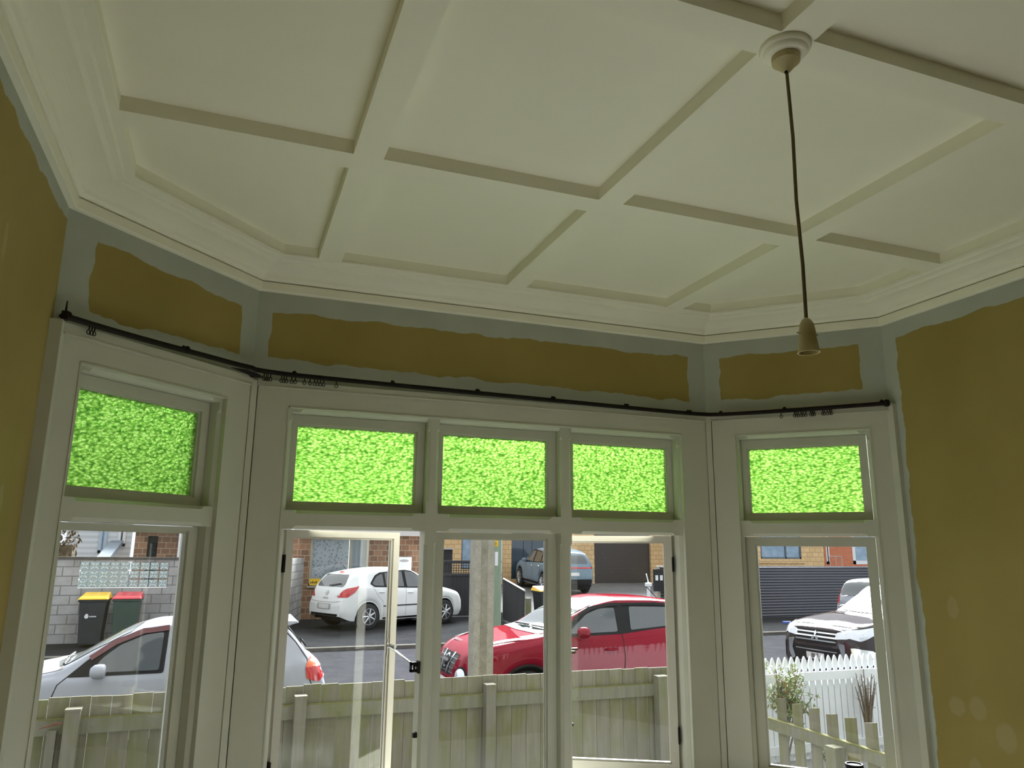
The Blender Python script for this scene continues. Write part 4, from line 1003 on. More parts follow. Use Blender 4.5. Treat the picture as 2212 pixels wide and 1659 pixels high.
    def wheel(s, x, y, sg):
        r = s.sp['wr']; w = MB(); wd_ = .1
        w.lathe([(r*.62, -wd_), (r*.9, -wd_), (r*.985, -wd_*.8), (r, -wd_*.5), (r, wd_*.5), (r*.985, wd_*.8), (r*.9, wd_), (r*.62, wd_)], 36, (0, 0, 0), 'y')
        t = w.build('wheel', M['rubber'], s.root, smooth=True); t.location = (x, y, r)
        a = MB(); a.lathe([(r*.62, sg*wd_*.9), (r*.66, sg*wd_*1.02), (r*.60, sg*wd_*1.02), (r*.57, sg*wd_*.6)], 36, (0, 0, 0), 'y')
        nsp = s.sp.get('spokes', 7)
        for k in range(nsp):
            t0 = 2*math.pi*k/nsp
            a.tube([(0, sg*wd_*.85, 0), (r*.3*math.cos(t0), sg*wd_*.95, r*.3*math.sin(t0)), (r*.6*math.cos(t0), sg*wd_*.9, r*.6*math.sin(t0))], [r*.13, r*.09, r*.075], 6)
        a.lathe([(r*.16, sg*wd_*.8), (r*.14, sg*wd_*1.05)], 16, (0, 0, 0), 'y')
        a.build('rim', M['alloy'], t)
        b = MB(); b.lathe([(r*.6, sg*wd_*.3), (r*.6, sg*wd_*.35)], 24, (0, 0, 0), 'y'); b.build('brake', M['dark'], t)
    def patch(s, name, poly, view, mat, eps=.005, rnd=.03, sg=-1, parent=None, step=.05, label=None, smooth=True):
        """a panel following the bodywork; view side: (x,z); front/rear: (y,z); top: (x,y)"""
        bd = round_poly(poly, rnd) if rnd else [Vector(p) for p in poly]
        bd = sub(bd, step); inside = []
        xs = [p[0] for p in bd]; ys = [p[1] for p in bd]
        def pin(q):
            c = False; n = len(bd)
            for i in range(n):
                a, b = bd[i-1], bd[i]
                if (a[1] > q[1]) != (b[1] > q[1]) and q[0] < (b[0]-a[0])*(q[1]-a[1])/(b[1]-a[1])+a[0]: c = not c
            return c
        gx = np.arange(min(xs)+step/2, max(xs), step); gy = np.arange(min(ys)+step/2, max(ys), step)
        for a in gx:
            for b in gy:
                if pin((a, b)) and min((Vector((a, b))-p).length for p in bd) > step*.35: inside.append(Vector((float(a), float(b))))
        vs, es, fs, *_ = delaunay_2d_cdt([Vector((p[0], p[1])) for p in bd]+inside, [(i, (i+1) % len(bd)) for i in range(len(bd))], [], 1, 1e-5)
        V = []; ok = []
        for p in vs:
            if view == 'side': o, d = Vector((p[0], sg*3, p[1])), Vector((0, -sg, 0))
            elif view == 'front': o, d = Vector((-3, p[0], p[1])), Vector((1, 0, 0))
            elif view == 'rear': o, d = Vector((s.sp['L']+3, p[0], p[1])), Vector((-1, 0, 0))
            else: o, d = Vector((p[0], p[1], 4)), Vector((0, 0, -1))
            h, nrm, _, _ = s.bvh.ray_cast(o, d)
            if h is None: ok.append(False); V.append(o+d*3); continue
            nn = nrm if nrm.dot(d) < 0 else -nrm
            ok.append(True); V.append(h + nn*eps)
        F_ = [f for f in fs if all(ok[i] for i in f)]
        mb = MB(); mb.add(V, F_)
        o = mb.build(name, mat, parent or s.root, smooth='all' if smooth else False)
        if label: o['label'] = label
        return o
    def both(s, name, poly, mat, **kw):
        for sg in (-1, 1): s.patch(name, poly, 'side', mat, sg=sg, **kw)
    def line(s, name, pts, view, w, mat, eps=.006, sg=-1, parent=None):
        p = [Vector(q) for q in pts]; L_, R_ = [], []
        for i, q in enumerate(p):
            d = (p[min(i+1, len(p)-1)]-p[max(i-1, 0)]).normalized(); n = Vector((-d.y, d.x))*w/2; L_.append(q+n); R_.append(q-n)
        return s.patch(name, L_+R_[::-1], view, mat, eps, 0, sg, parent, .06)
    def arches(s, mat, th=.012):
        for c in s.sp['wheels']:
            for sg in (-1, 1):
                o = MB(); pts = []
                for k in range(19):
                    t = math.pi*(.02+.96*k/18); x, z = c+(s.sp['arch']+.004)*math.cos(t), s.sp['wr']+(s.sp['arch']+.004)*math.sin(t)
                    h = s.bvh.ray_cast(Vector((x, sg*3, z+.01)), Vector((0, -sg, 0)))[0]
                    if h: pts.append(Vector((x, h.y, z)))
                if len(pts) > 3: o.tube(pts, th, 6); o.build('wheel_arch_lip', mat, s.root, smooth=True)
    def mirror(s, x, z, mat, sg=-1, sz=1):
        o = MB(); h = s.bvh.ray_cast(Vector((x, sg*3, z)), Vector((0, -sg, 0)))[0]; y = h.y
        P = []
        for k, (a, r_) in enumerate(((0, .55), (.03, .9), (.07, 1), (.11, .95), (.125, .7))):
            for j in range(14):
                t = 2*math.pi*j/14; P.append((x-.04+a*sz, y+sg*(.13+.10*r_*math.cos(t))*1.0, z+.03+.068*r_*sz*math.sin(t)))
        fs = [(i*14+j, i*14+(j+1) % 14, (i+1)*14+(j+1) % 14, (i+1)*14+j) for i in range(4) for j in range(14)] + [tuple(range(14)), tuple(range(56, 70))]
        o.add(P, fs); m = o.build('wing_mirror', mat, s.root, smooth='all')
        k = MB(); k.tube([(x+.02, y-sg*.02, z-.01), (x+.03, y+sg*.1, z+.0)], [.03, .02], 8); k.build('mirror_foot', M['black'], m)
    def handle(s, x, z, mat, sg=-1):
        h = s.bvh.ray_cast(Vector((x, sg*3, z)), Vector((0, -sg, 0)))[0]
        o = MB(); o.tube([(x-.09, h.y-sg*.005, z), (x-.06, h.y+sg*.03, z), (x+.07, h.y+sg*.03, z+.005), (x+.1, h.y-sg*.005, z)], [.014, .016, .016, .014], 8)
        o.build('door_handle', mat, s.root, smooth=True)
    def wiper(s, a, b, view):
        pts = []
        for t in (0, .25, .5, .75, 1):
            p = Vector(a).lerp(Vector(b), t)
            if view == 'rear': o, d = Vector((s.sp['L']+3, p.x, p.y)), Vector((-1, 0, 0))
            else: o, d = Vector((p.x, p.y, 4)), Vector((0, 0, -1))
            h, n_, _, _ = s.bvh.ray_cast(o, d); pts.append(h+(n_ if n_.dot(d) < 0 else -n_)*.03)
        o = MB(); o.tube(pts, .011, 6); o.build('wiper', M['black'], s.root)

gy_ = lambda y: gz(y)
# ---- red crossover (heading left along the near side)
red = paint('deep_red_paint', (.21, .004, .018), .3, .32)
XR = 2.93; YR = 10.25
sp1 = dict(L=4.13, wr=.335, arch=.40, wheels=(.85, 3.38), roofw=.76, spokes=6,
    top=[(0, .70), (.10, .86), (.30, .965), (.8, 1.07), (1.18, 1.13), (1.6, 1.36), (1.95, 1.50), (2.3, 1.555), (2.8, 1.545), (3.3, 1.49), (3.62, 1.40), (3.85, 1.16), (4.03, .98), (4.13, .74)],
    belt=[(0, .60), (.3, .88), (.9, 1.00), (1.3, 1.055), (2.2, 1.07), (3.0, 1.13), (3.5, 1.19), (3.85, 1.06), (4.13, .70)],
    wid=[(0, .50), (.08, .68), (.25, .80), (.6, .875), (.95, .885), (1.6, .86), (2.4, .86), (3.2, .885), (3.7, .87), (3.95, .80), (4.13, .64)],
    low=[(0, .30), (.3, .22), (1, .22), (3, .24), (3.9, .28), (4.13, .36)])
c1 = Car('red_crossover', 'deep red small crossover parked facing left beyond the paling fence', sp1, red, (XR, YR, gy_(YR)), 0)
c1.arches(M['black'], .022)
wS = [(1.42, 1.08), (2.06, 1.10), (2.10, 1.44), (1.95, 1.44), (1.70, 1.33)]
c1.both('window_surround', [(1.30, 1.065), (2.20, 1.085), (3.50, 1.215), (3.44, 1.34), (3.25, 1.435), (2.6, 1.475), (2.1, 1.475), (1.82, 1.415), (1.52, 1.25)], M['black'], eps=.004, rnd=.03)
c1.both('front_side_window', [(1.42, 1.10), (2.16, 1.115), (2.17, 1.415), (1.96, 1.41), (1.74, 1.335)], M['carglass'], eps=.009)
c1.both('rear_side_window', [(2.36, 1.13), (3.08, 1.185), (3.08, 1.41), (2.4, 1.43)], M['carglass'], eps=.009)
c1.both('quarter_window', [(3.16, 1.20), (3.38, 1.23), (3.32, 1.31), (3.18, 1.37)], M['carglass'], eps=.009, rnd=.02)
for sg in (-1, 1):
    c1.line('rain_visor', [(1.56, 1.27), (1.82, 1.40), (2.1, 1.452), (2.24, 1.455)], 'side', .035, M['black'], .02, sg)
    c1.line('rain_visor', [(2.30, 1.457), (2.8, 1.455), (3.18, 1.425)], 'side', .03, M['black'], .02, sg)
    c1.line('door_gap', [(2.22, 1.09), (2.24, .8), (2.20, .32)], 'side', .010, M['dark'], .003, sg)
    c1.line('door_gap', [(1.28, 1.04), (1.27, .8), (1.30, .32)], 'side', .010, M['dark'], .003, sg)
    c1.line('door_gap', [(3.20, 1.17), (3.14, .85), (2.92, .65), (2.88, .32)], 'side', .010, M['dark'], .003, sg)
    c1.line('sill_trim', [(1.3, .29), (2.9, .29)], 'side', .09, M['black'], .01, sg)
    c1.mirror(1.56, 1.10, red, sg, 1.1); c1.handle(2.03, .90, red, sg)
    c1.patch('side_repeater', [(1.16, .80), (1.24, .80), (1.24, .83), (1.16, .83)], 'side', M['lampglass'], .008, .01, sg)
ws = [(1.22, -.62), (1.10, 0), (1.22, .62), (1.88, .56), (1.97, 0), (1.88, -.56)]
c1.patch('windscreen', ws, 'top', M['carglass'], .008, .05); c1.patch('scuttle', [(1.06, -.66), (1.0, 0), (1.06, .66), (1.22, .66), (1.13, 0), (1.22, -.66)], 'top', M['black'], .006, .02)
c1.wiper((1.2, -.1), (1.24, -.6), 'top'); c1.wiper((1.18, .5), (1.2, 0), 'top')
c1.patch('upper_grille', [(-.36, .84), (.36, .84), (.30, .66), (.22, .58), (-.22, .58), (-.30, .66)], 'front', M['dark'], .008, .03)
for sg in (-1, 1):
    c1.patch('grille_chrome_bar', [(sg*.17, .845), (sg*.22, .845), (sg*.14, .60), (sg*.09, .60)], 'front', M['chrome'], .022, .005)
    for yy in (.26, .31): pass
    mk = MB()
for i in range(5):
    for sg in (-1, 1):
        c1.line('grille_mesh', [(sg*(.20+.035*i), .60), (sg*(.24+.035*i), .82)], 'front', .006, M['alloy'], .014)
for i in range(4): c1.line('grille_mesh', [(-.36, .62+.055*i), (.36, .62+.055*i)], 'front', .006, M['alloy'], .014)
c1.patch('emblem_ring', [(.085*math.cos(t), .735+.085*math.sin(t)) for t in [2*math.pi*k/20 for k in range(20)]], 'front', M['chrome'], .026, 0)
c1.patch('emblem_centre', [(.06*math.cos(t), .735+.06*math.sin(t)) for t in [2*math.pi*k/20 for k in range(20)]], 'front', M['dark'], .030, 0)
c1.patch('emblem_bar', [(-.11, .717), (.11, .717), (.11, .753), (-.11, .753)], 'front', M['chrome'], .034, .005)
for sg in (-1, 1):
    c1.patch('fog_lamp_bowl', [(sg*.55+.13*math.cos(t), .60+.12*math.sin(t)) for t in [2*math.pi*k/22 for k in range(22)]], 'front', M['dark'], .006, 0)
    c1.patch('round_headlamp', [(sg*.55+.10*math.cos(t), .60+.095*math.sin(t)) for t in [2*math.pi*k/22 for k in range(22)]], 'front', M['lampglass'], .014, 0)
    c1.patch('top_lamp', [(.28, sg*.62), (.45, sg*.66), (.70, sg*.74), (.92, sg*.79), (.72, sg*.66), (.40, sg*.56)], 'top', M['lampglass'], .012, .03)
c1.patch('lower_bumper', [(-.5, .30), (.5, .30), (.46, .44), (-.46, .44)], 'front', M['black'], .006, .03)
c1.patch('number_plate', [(-.19, .44), (.19, .44), (.19, .54), (-.19, .54)], 'front', M['plate'], .03, .01)
o = MB(); o.tube([(3.3, .05, 1.49), (3.12, .05, 1.66)], .006, 6); o.build('aerial', M['black'], c1.root)

# ---- silver hatchback heading left
silver = paint('pale_silver_blue_paint', (.38, .40, .46), .35, .34)
YS = 10.4; XS = -2.85
sp2 = dict(L=4.14, wr=.29, arch=.345, wheels=(.86, 3.39), roofw=.72, spokes=6,
    top=[(0, .56), (.08, .68), (.35, .77), (.95, .895), (1.28, .955), (1.65, 1.16), (1.98, 1.33), (2.25, 1.395), (2.8, 1.41), (3.3, 1.385), (3.62, 1.33), (3.85, 1.10), (3.98, .93), (4.07, .88), (4.14, .68)],
    belt=[(0, .52), (.35, .69), (.95, .80), (1.3, .84), (2.2, .86), (3.2, .90), (3.7, .93), (4.0, .86), (4.14, .62)],
    wid=[(0, .55), (.10, .70), (.35, .80), (.8, .835), (2, .845), (3.2, .845), (3.7, .81), (3.95, .76), (4.14, .66)],
    low=[(0, .28), (.3, .2), (3.9, .2), (4.14, .32)])
c2_ = Car('silver_hatchback', 'silver blue hatchback parked facing left in front of the glass block wall', sp2, silver, (XS, YS, gy_(YS)-.06), 0)
c2_.arches(silver, .010)
c2_.both('window_surround', [(1.40, .865), (2.35, .875), (2.36, 1.335), (2.1, 1.305), (1.82, 1.19), (1.58, 1.03)], M['black'], eps=.004, rnd=.03)
c2_.both('front_side_window', [(1.62, .90), (2.30, .905), (2.31, 1.29), (2.12, 1.265), (1.88, 1.165), (1.72, 1.04)], M['carglass'], eps=.009)
c2_.both('rear_side_window', [(2.45, .905), (3.0, .925), (3.0, 1.29), (2.45, 1.31)], M['carglass'], eps=.009)
c2_.both('window_rubber', [(3.02, .91), (3.42, .925), (3.56, 1.0), (3.46, 1.16), (3.30, 1.28), (3.02, 1.31)], M['black'], eps=.006, rnd=.07)
c2_.both('quarter_window', [(3.06, .94), (3.38, .955), (3.49, 1.02), (3.40, 1.14), (3.27, 1.24), (3.06, 1.275)], M['carglass'], eps=.012, rnd=.06)
rdv = principled('red_tinted_visor', (.12, .03, .035), .2)
for sg in (-1, 1):
    c2_.line('rain_visor', [(1.60, 1.035), (1.82, 1.185), (2.1, 1.30), (2.36, 1.33)], 'side', .05, rdv, .016, sg)
    c2_.line('door_gap', [(1.50, .95), (1.33, .80), (1.27, .6), (1.27, .3)], 'side', .010, M['dark'], .003, sg)
    c2_.line('door_gap', [(2.40, 1.33), (2.40, .3)], 'side', .010, M['dark'], .003, sg)
    c2_.line('door_gap', [(3.05, 1.3), (3.05, .7), (2.98, .3)], 'side', .010, M['dark'], .003, sg)
    c2_.line('body_crease', [(1.0, .60), (2.6, .585), (3.0, .585)], 'side', .012, M['alloy'], .004, sg)
    c2_.line('body_crease', [(3.75, .60), (4.0, .605)], 'side', .012, M['alloy'], .004, sg)
    c2_.mirror(1.68, .90, silver, sg, 1.15)
    c2_.patch('tail_lamp_top', [(3.90, .92), (3.94, .97), (4.02, .96), (4.09, .86), (3.88, .86)], 'side', M['orangelamp'], .010, .02, sg)
    c2_.patch('tail_lamp', [(3.88, .865), (4.09, .865), (4.115, .74), (4.04, .69), (3.90, .74)], 'side', M['redlamp'], .010, .02, sg)
c2_.patch('fuel_flap_gap', [(3.30, .44), (3.60, .44), (3.60, .68), (3.30, .68)], 'side', M['eave'], .003, .03); c2_.patch('fuel_flap', [(3.31, .45), (3.59, .45), (3.59, .67), (3.31, .67)], 'side', silver, .007, .03)
c2_.patch('windscreen', [(1.30, -.60), (1.2, 0), (1.30, .60), (1.98, .53), (2.06, 0), (1.98, -.53)], 'top', principled('bright_windscreen', (.42, .47, .47), .08, 0, .8, .8), .008, .05)
c2_.patch('scuttle', [(1.14, -.70), (1.06, 0), (1.14, .70), (1.36, .70), (1.24, 0), (1.36, -.70)], 'top', M['eave'], .005, .02)
c2_.wiper((1.32, -.15), (1.36, -.66), 'top'); c2_.wiper((1.28, .5), (1.3, -.05), 'top')
c2_.patch('rear_window', [(-.52, .98), (.52, .98), (.46, 1.28), (-.46, 1.28)], 'rear', M['carglass'], .010, .05)
c2_.line('tailgate_gap', [(3.56, 1.34), (3.76, 1.14), (3.90, .95), (3.90, .80), (3.99, .62)], 'side', .010, M['dark'], .004)
sp_o = MB(); sp_o.prism([(3.58, 1.335), (3.60, 1.375), (3.78, 1.37), (3.80, 1.35), (3.66, 1.315)], -.52, .52, 'y'); sp_o.build('spoiler', silver, c2_.root, bevel=.01)
c2_.wiper((.0, 1.00), (-.42, 1.13), 'rear')
c2_.patch('rear_bumper', [(3.74, .28), (4.13, .34), (4.14, .60), (4.0, .58), (3.74, .56)], 'side', silver, .014, .03)
c2_.patch('window_sticker', [(-.46, 1.0), (-.34, 1.0), (-.34, 1.10), (-.46, 1.10)], 'rear', M['greymark'], .014, .02)
c2_.patch('washer_jet', [(.95, -.35), (.98, -.35), (.98, -.32), (.95, -.32)], 'top', M['ink'], .01, 0)

# ---- white hatchback beyond the road, three-quarter rear
white = paint('white_car_paint', (.78, .80, .80), 0, .3)
ang = math.radians(26)
sp3 = dict(L=4.25, wr=.315, arch=.365, wheels=(.86, 3.46), roofw=.74, spokes=7,
    top=[(0, .62), (.08, .76), (.3, .86), (.9, 1.0), (1.12, 1.05), (1.6, 1.33), (2.0, 1.49), (2.5, 1.53), (3.1, 1.50), (3.6, 1.43), (3.85, 1.37), (4.08, 1.10), (4.16, .98), (4.22, .80), (4.25, .70)],
    belt=[(0, .55), (.3, .76), (.9, .90), (1.3, .95), (2.2, .98), (3.2, 1.03), (3.7, 1.07), (4.05, 1.0), (4.25, .66)],
    wid=[(0, .50), (.10, .66), (.35, .79), (.8, .84), (2, .85), (3.2, .85), (3.7, .835), (4.05, .79), (4.25, .70)],
    low=[(0, .26), (.3, .2), (3.9, .22), (4.25, .34)])
rdir = math.pi+ang                         # rearward direction in plan
near_rear = Vector((3.60, 20.10)); # near side rear wheel centre
rv = Vector((math.cos(rdir), math.sin(rdir))); yv = Vector((-math.sin(rdir), math.cos(rdir)))
org = near_rear - rv*3.46 - yv*(.75)
c3 = Car('white_hatchback', 'white hatchback seen from its rear corner in front of the brick house', sp3, white, (org.x, org.y, gz(20)+.06), rdir)
c3.arches(white, .012)
for sg in (-1, 1):
    c3.patch('window_surround', [(1.42, .97), (2.2, .995), (3.3, 1.04), (3.42, 1.12), (3.22, 1.33), (3.05, 1.40), (2.2, 1.46), (1.95, 1.43), (1.65, 1.26)], 'side', M['black'], .004, .03, sg)
    c3.patch('front_side_window', [(1.50, 1.0), (2.22, 1.02), (2.22, 1.42), (1.98, 1.40), (1.70, 1.25)], 'side', M['carglass'], .009, .03, sg)
    c3.patch('rear_side_window', [(2.32, 1.03), (2.92, 1.055), (2.90, 1.385), (2.32, 1.42)], 'side', M['carglass'], .009, .03, sg)
    c3.patch('quarter_window', [(2.98, 1.06), (3.28, 1.07), (3.36, 1.12), (3.18, 1.30), (2.98, 1.37)], 'side', M['carglass'], .009, .03, sg)
    c3.line('door_gap', [(2.27, 1.0), (2.27, .3)], 'side', .010, M['eave'], .003, sg); c3.line('door_gap', [(3.36, 1.05), (3.22, .85), (3.02, .66), (2.98, .3)], 'side', .010, M['eave'], .003, sg)
    c3.line('door_gap', [(1.32, .95), (1.27, .8), (1.27, .3)], 'side', .010, M['eave'], .003, sg)
    c3.line('rub_strip', [(1.34, .56), (3.02, .56)], 'side', .03, M['ink'], .012, sg)
    c3.mirror(1.58, 1.02, white, sg); c3.handle(2.12, .88, white, sg); c3.handle(3.08, .91, white, sg)
    c3.patch('tail_lamp', [(sg*.50, .80), (sg*.74, .80), (sg*.79, .90), (sg*.80, 1.06), (sg*.66, .98)], 'rear', M['redlamp'], .010, .02)
    c3.patch('tail_lamp', [(3.76, 1.08), (4.12, .98), (4.20, .82), (4.10, .80), (3.90, .92)], 'side', M['redlamp'], .010, .03, sg)
    c3.patch('fuel_flap', [(3.58, .84), (3.74, .84), (3.74, 1.0), (3.58, 1.0)], 'side', white, .006, .04, sg)
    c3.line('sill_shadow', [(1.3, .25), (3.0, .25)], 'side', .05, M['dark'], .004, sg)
c3.patch('rear_window', [(-.56, 1.05), (.56, 1.05), (.60, 1.12), (.50, 1.35), (-.50, 1.35), (-.60, 1.12)], 'rear', M['carglass'], .010, .05)
c3.patch('brake_light', [(-.12, 1.385), (.12, 1.385), (.12, 1.405), (-.12, 1.405)], 'rear', M['redlamp'], .02, 0)
c3.patch('emblem', [(.06*math.cos(t), .90+.06*math.sin(t)) for t in [2*math.pi*k/16 for k in range(16)]], 'rear', M['chrome'], .012, 0)
c3.patch('emblem_centre', [(.042*math.cos(t), .90+.042*math.sin(t)) for t in [2*math.pi*k/16 for k in range(16)]], 'rear', white, .015, 0)
c3.patch('emblem_bar', [(-.075, .888), (.075, .888), (.075, .912), (-.075, .912)], 'rear', M['chrome'], .018, 0)
c3.patch('number_plate_recess', [(-.30, .50), (.30, .50), (.30, .64), (-.30, .64)], 'rear', M['eave'], .006, .02); c3.patch('number_plate', [(-.22, .515), (.22, .515), (.22, .625), (-.22, .625)], 'rear', M['plate'], .012, .01)
c3.patch('tailgate_handle', [(-.12, .76), (.12, .76), (.12, .79), (-.12, .79)], 'rear', M['chrome'], .012, .01)
c3.patch('model_badge', [(.42, .84), (.60, .84), (.60, .865), (.42, .865)], 'rear', M['chrome'], .012, .0)
c3.patch('lower_bumper', [(-.62, .32), (.62, .32), (.60, .40), (-.60, .40)], 'rear', M['black'], .008, .02)
c3.line('bumper_gap', [(-.74, .72), (-.4, .68), (.4, .68), (.74, .72)], 'rear', .010, M['eave'], .006)
c3.wiper((.0, 1.06), (.44, 1.12), 'rear')
o = MB(); o.tube([(3.6, 0, 1.43), (3.78, 0, 1.58)], .006, 6); o.build('aerial', M['black'], c3.root)

# ---- blue grey crossover on the driveway, seen from its rear left
blue = paint('blue_grey_paint', (.17, .235, .29), .45, .3)
sp4 = dict(L=4.50, wr=.37, arch=.42, wheels=(.90, 3.58), roofw=.76, spokes=10,
    top=[(0, .75), (.1, .92), (.5, 1.03), (1.15, 1.13), (1.7, 1.42), (2.1, 1.60), (2.7, 1.65), (3.5, 1.62), (4.0, 1.54), (4.22, 1.38), (4.40, 1.12), (4.46, .98), (4.5, .78)],
    belt=[(0, .68), (.5, .92), (1.3, 1.0), (2.5, 1.05), (3.6, 1.12), (4.2, 1.12), (4.5, .74)],
    wid=[(0, .58), (.1, .75), (.4, .87), (1, .92), (3.6, .93), (4.1, .90), (4.35, .84), (4.5, .76)], low=[(0, .32), (.4, .24), (4, .26), (4.5, .40)])
c4 = Car('blue_grey_crossover', 'blue grey crossover parked up the driveway in front of the tan house', sp4, blue, (12.45, 30.6, .30), -math.pi/2-.04, 0)
c4.root.rotation_euler = (0, .055, -math.pi/2-.04)
c4.arches(M['black'], .02)
for sg in (-1, 1):
    c4.patch('window_surround', [(1.45, 1.03), (3.75, 1.14), (3.92, 1.24), (3.55, 1.50), (2.3, 1.56), (2.0, 1.52), (1.7, 1.32)], 'side', M['black'], .004, .04, sg)
    c4.patch('front_side_window', [(1.58, 1.07), (2.45, 1.10), (2.45, 1.52), (2.1, 1.50), (1.8, 1.34)], 'side', M['carglass'], .009, .03, sg)
    c4.patch('rear_side_window', [(2.55, 1.11), (3.25, 1.14), (3.25, 1.49), (2.55, 1.52)], 'side', M['carglass'], .009, .03, sg)
    c4.patch('quarter_window', [(3.34, 1.15), (3.75, 1.19), (3.5, 1.44), (3.34, 1.47)], 'side', M['carglass'], .009, .03, sg)
    c4.line('window_chrome', [(1.7, 1.34), (2.05, 1.545), (2.4, 1.575), (3.5, 1.53)], 'side', .02, M['chrome'], .014, sg)
    c4.line('door_gap', [(2.5, 1.05), (2.5, .35)], 'side', .012, M['dark'], .003, sg); c4.line('door_gap', [(3.40, 1.08), (3.3, .8), (3.1, .6)], 'side', .012, M['dark'], .003, sg)
    c4.line('sill_trim', [(1.35, .34), (3.15, .34)], 'side', .1, M['black'], .01, sg); c4.line('sill_chrome', [(1.4, .40), (3.1, .40)], 'side', .02, M['chrome'], .014, sg)
    c4.mirror(1.62, 1.09, blue, sg, 1.2); c4.handle(2.35, .95, M['chrome'], sg); c4.handle(3.15, .98, M['chrome'], sg)
    c4.patch('headlamp', [(.08, .78), (.55, .92), (.5, .98), (.1, .90)], 'side', M['lampglass'], .01, .02, sg)
c4.patch('light_bar', [(-.80, .98), (.80, .98), (.80, 1.03), (-.80, 1.03)], 'rear', M['redlamp'], .012, .01)
c4.patch('rear_window', [(-.62, 1.16), (.62, 1.16), (.54, 1.44), (-.54, 1.44)], 'rear', M['carglass'], .010, .05)
c4.patch('lower_bumper', [(-.74, .38), (.74, .38), (.72, .60), (-.72, .60)], 'rear', M['black'], .008, .03); c4.patch('number_plate', [(-.22, .72), (.22, .72), (.22, .84), (-.22, .84)], 'rear', M['plate'], .012, .01)
c4.patch('windscreen', [(1.25, -.62), (1.15, 0), (1.25, .62), (2.0, .58), (2.08, 0), (2.0, -.58)], 'top', M['carglass'], .008, .05)

# ---- dark brown SUV, nose showing in the right window
brown = paint('metallic_brown_paint', (.045, .036, .038), .6, .3)
YM = 10.55; XM = 9.42
sp5 = dict(L=4.7, wr=.36, arch=.42, wheels=(.92, 3.59), roofw=.76, spokes=7,
    top=[(0, .82), (.06, .95), (.25, 1.02), (.9, 1.12), (1.25, 1.16), (1.8, 1.48), (2.1, 1.62), (2.7, 1.68), (4.0, 1.62), (4.45, 1.35), (4.65, 1.0), (4.7, .8)],
    belt=[(0, .72), (.25, .93), (.9, 1.02), (1.4, 1.06), (3.6, 1.12), (4.4, 1.1), (4.7, .76)],
    wid=[(0, .66), (.06, .76), (.2, .85), (.6, .90), (3.8, .90), (4.4, .86), (4.7, .74)], low=[(0, .30), (.3, .24), (4, .26), (4.7, .38)])
c5 = Car('brown_suv', 'dark brown SUV with a three diamond badge behind the white picket fence', sp5, brown, (XM, YM, gy_(YM)), math.radians(4))
c5.arches(brown, .012)
for sg in (-1, 1):
    c5.patch('headlamp', [(sg*.40, .80), (sg*.62, .82), (sg*.80, .90), (sg*.82, .97), (sg*.60, .95), (sg*.42, .90)], 'front', M['lampglass'], .012, .02)
    c5.patch('headlamp', [(.03, .84), (.12, .80), (.45, .93), (.62, 1.0), (.40, 1.0), (.06, .95)], 'side', M['lampglass'], .012, .02, sg)
    c5.patch('front_chrome_blade', [(sg*.46, .76), (sg*.60, .74), (sg*.60, .52), (sg*.54, .40), (sg*.46, .44), (sg*.52, .60)], 'front', M['chrome'], .016, .02)
    c5.patch('front_chrome_blade', [(.02, .70), (.30, .66), (.34, .58), (.1, .52), (.03, .40)], 'side', M['chrome'], .016, .02, sg)
    c5.patch('bumper_side', [(.02, .50), (.12, .36), (.50, .34), (.50, .50), (.3, .56)], 'side', M['black'], .012, .02, sg)
    c5.patch('side_window', [(1.6, 1.09), (2.4, 1.11), (2.4, 1.54), (2.1, 1.52), (1.85, 1.36)], 'side', M['carglass'], .009, .03, sg)
    c5.line('bonnet_gap', [(.10, .985), (.5, 1.03), (1.2, 1.07)], 'side', .010, M['dark'], .006, sg)
    c5.mirror(1.72, 1.12, brown, sg, 1.2)
c5.patch('upper_grille', [(-.42, .70), (.42, .70), (.46, .92), (-.46, .92)], 'front', M['dark'], .006, .02)
for z in (.755, .815, .875): c5.line('grille_bar', [(-.44, z), (.44, z)], 'front', .022, M['chrome'], .014)
c5.patch('lower_grille', [(-.52, .32), (.52, .32), (.50, .66), (-.50, .66)], 'front', M['dark'], .008, .04)
for z in (.40, .60): c5.line('grille_bar', [(-.44, z), (.44, z)], 'front', .014, M['alloy'], .014)
c5.patch('number_plate', [(-.19, .46), (.19, .46), (.19, .56), (-.19, .56)], 'front', M['plate'], .024, .01)
tm = text_mesh('BL2', .10); o = bpy.data.objects.new('plate_lettering', tm); tm.materials.append(M['ink']); COL.objects.link(o); o.parent = c5.root
h = c5.bvh.ray_cast(Vector((-3, 0, .51)), Vector((1, 0, 0)))[0]; o.matrix_local = Matrix.Translation((h.x-.03, 0, .51)) @ Matrix.Rotation(-math.pi/2, 4, 'Z') @ Matrix.Rotation(math.pi/2, 4, 'X')
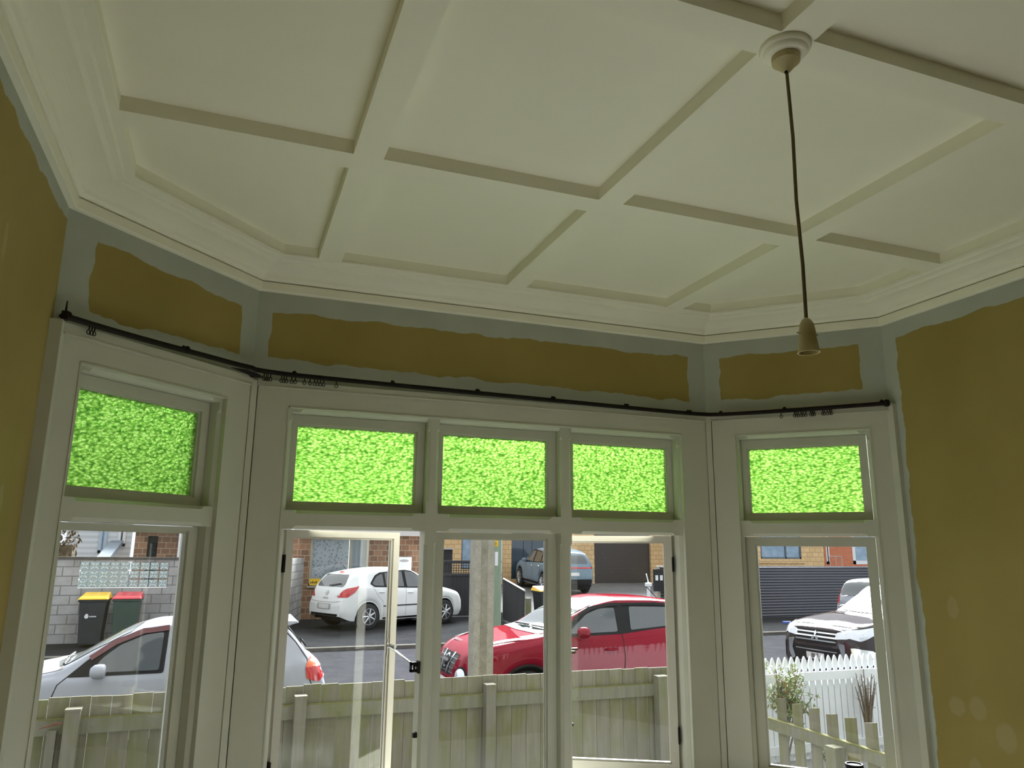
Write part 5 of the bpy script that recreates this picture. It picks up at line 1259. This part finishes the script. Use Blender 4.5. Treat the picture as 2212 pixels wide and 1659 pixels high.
def rh(cx, cz, ang_):
    a = math.radians(ang_); d = Vector((math.cos(a), math.sin(a))); n_ = Vector((-d.y, d.x)); c = Vector((cx, cz))
    return [tuple(c), tuple(c+d*.045+n_*.026), tuple(c+d*.09), tuple(c+d*.045-n_*.026)]
for a_ in (90, 210, 330): c5.patch('emblem_diamond', rh(0, .815, a_), 'front', M['chrome'], .03, 0)
c5.patch('windscreen', [(1.32, -.62), (1.22, 0), (1.32, .62), (2.02, .58), (2.1, 0), (2.02, -.58)], 'top', M['carglass'], .008, .05)

# ---- silver hatchback on the far side, right window
grey = paint('light_silver_paint', (.28, .30, .34), .3, .4)
sp6 = dict(sp3); sp6['top'] = [(0, .62), (.08, .76), (.3, .86), (.9, .98), (1.12, 1.02), (1.6, 1.28), (2.0, 1.42), (2.5, 1.46), (3.3, 1.45), (3.8, 1.42), (4.0, 1.33), (4.12, 1.05), (4.2, .85), (4.25, .62)]
c6 = Car('far_silver_hatchback', 'light silver hatchback with its tail showing above the brown SUV bonnet', sp6, grey, (16.15+4.2, 16.1, gz(16.1)), math.pi-math.radians(6))
c6.arches(grey, .012)
c6.patch('rear_window', [(-.60, .98), (.60, .98), (.62, 1.10), (.52, 1.36), (-.52, 1.36), (-.62, 1.10)], 'rear', M['carglass'], .010, .05)
for sg in (-1, 1):
    c6.patch('tail_lamp', [(3.92, 1.14), (4.10, 1.12), (4.22, .86), (4.22, .74), (4.02, .80)], 'side', M['redlamp'], .012, .03, sg)
    c6.patch('side_window', [(1.6, 1.0), (3.5, 1.06), (3.3, 1.30), (2.1, 1.36), (1.9, 1.32)], 'side', M['carglass'], .008, .04, sg)
    c6.patch('tail_lamp', [(sg*.62, .80), (sg*.77, .84), (sg*.80, 1.06), (sg*.68, 1.0)], 'rear', M['redlamp'], .012, .02)
c6.patch('tailgate_handle', [(-.10, .84), (.10, .84), (.10, .865), (-.10, .865)], 'rear', M['chrome'], .012, .01)
c6.line('tailgate_gap', [(-.66, .98), (-.64, .60), (.64, .60), (.66, .98)], 'rear', .010, M['eave'], .006)
c6.patch('window_sticker', [(.44, 1.02), (.56, 1.02), (.56, 1.07), (.44, 1.07)], 'rear', M['greymark'], .014, .01)
c6.wiper((0, .99), (.42, 1.03), 'rear')
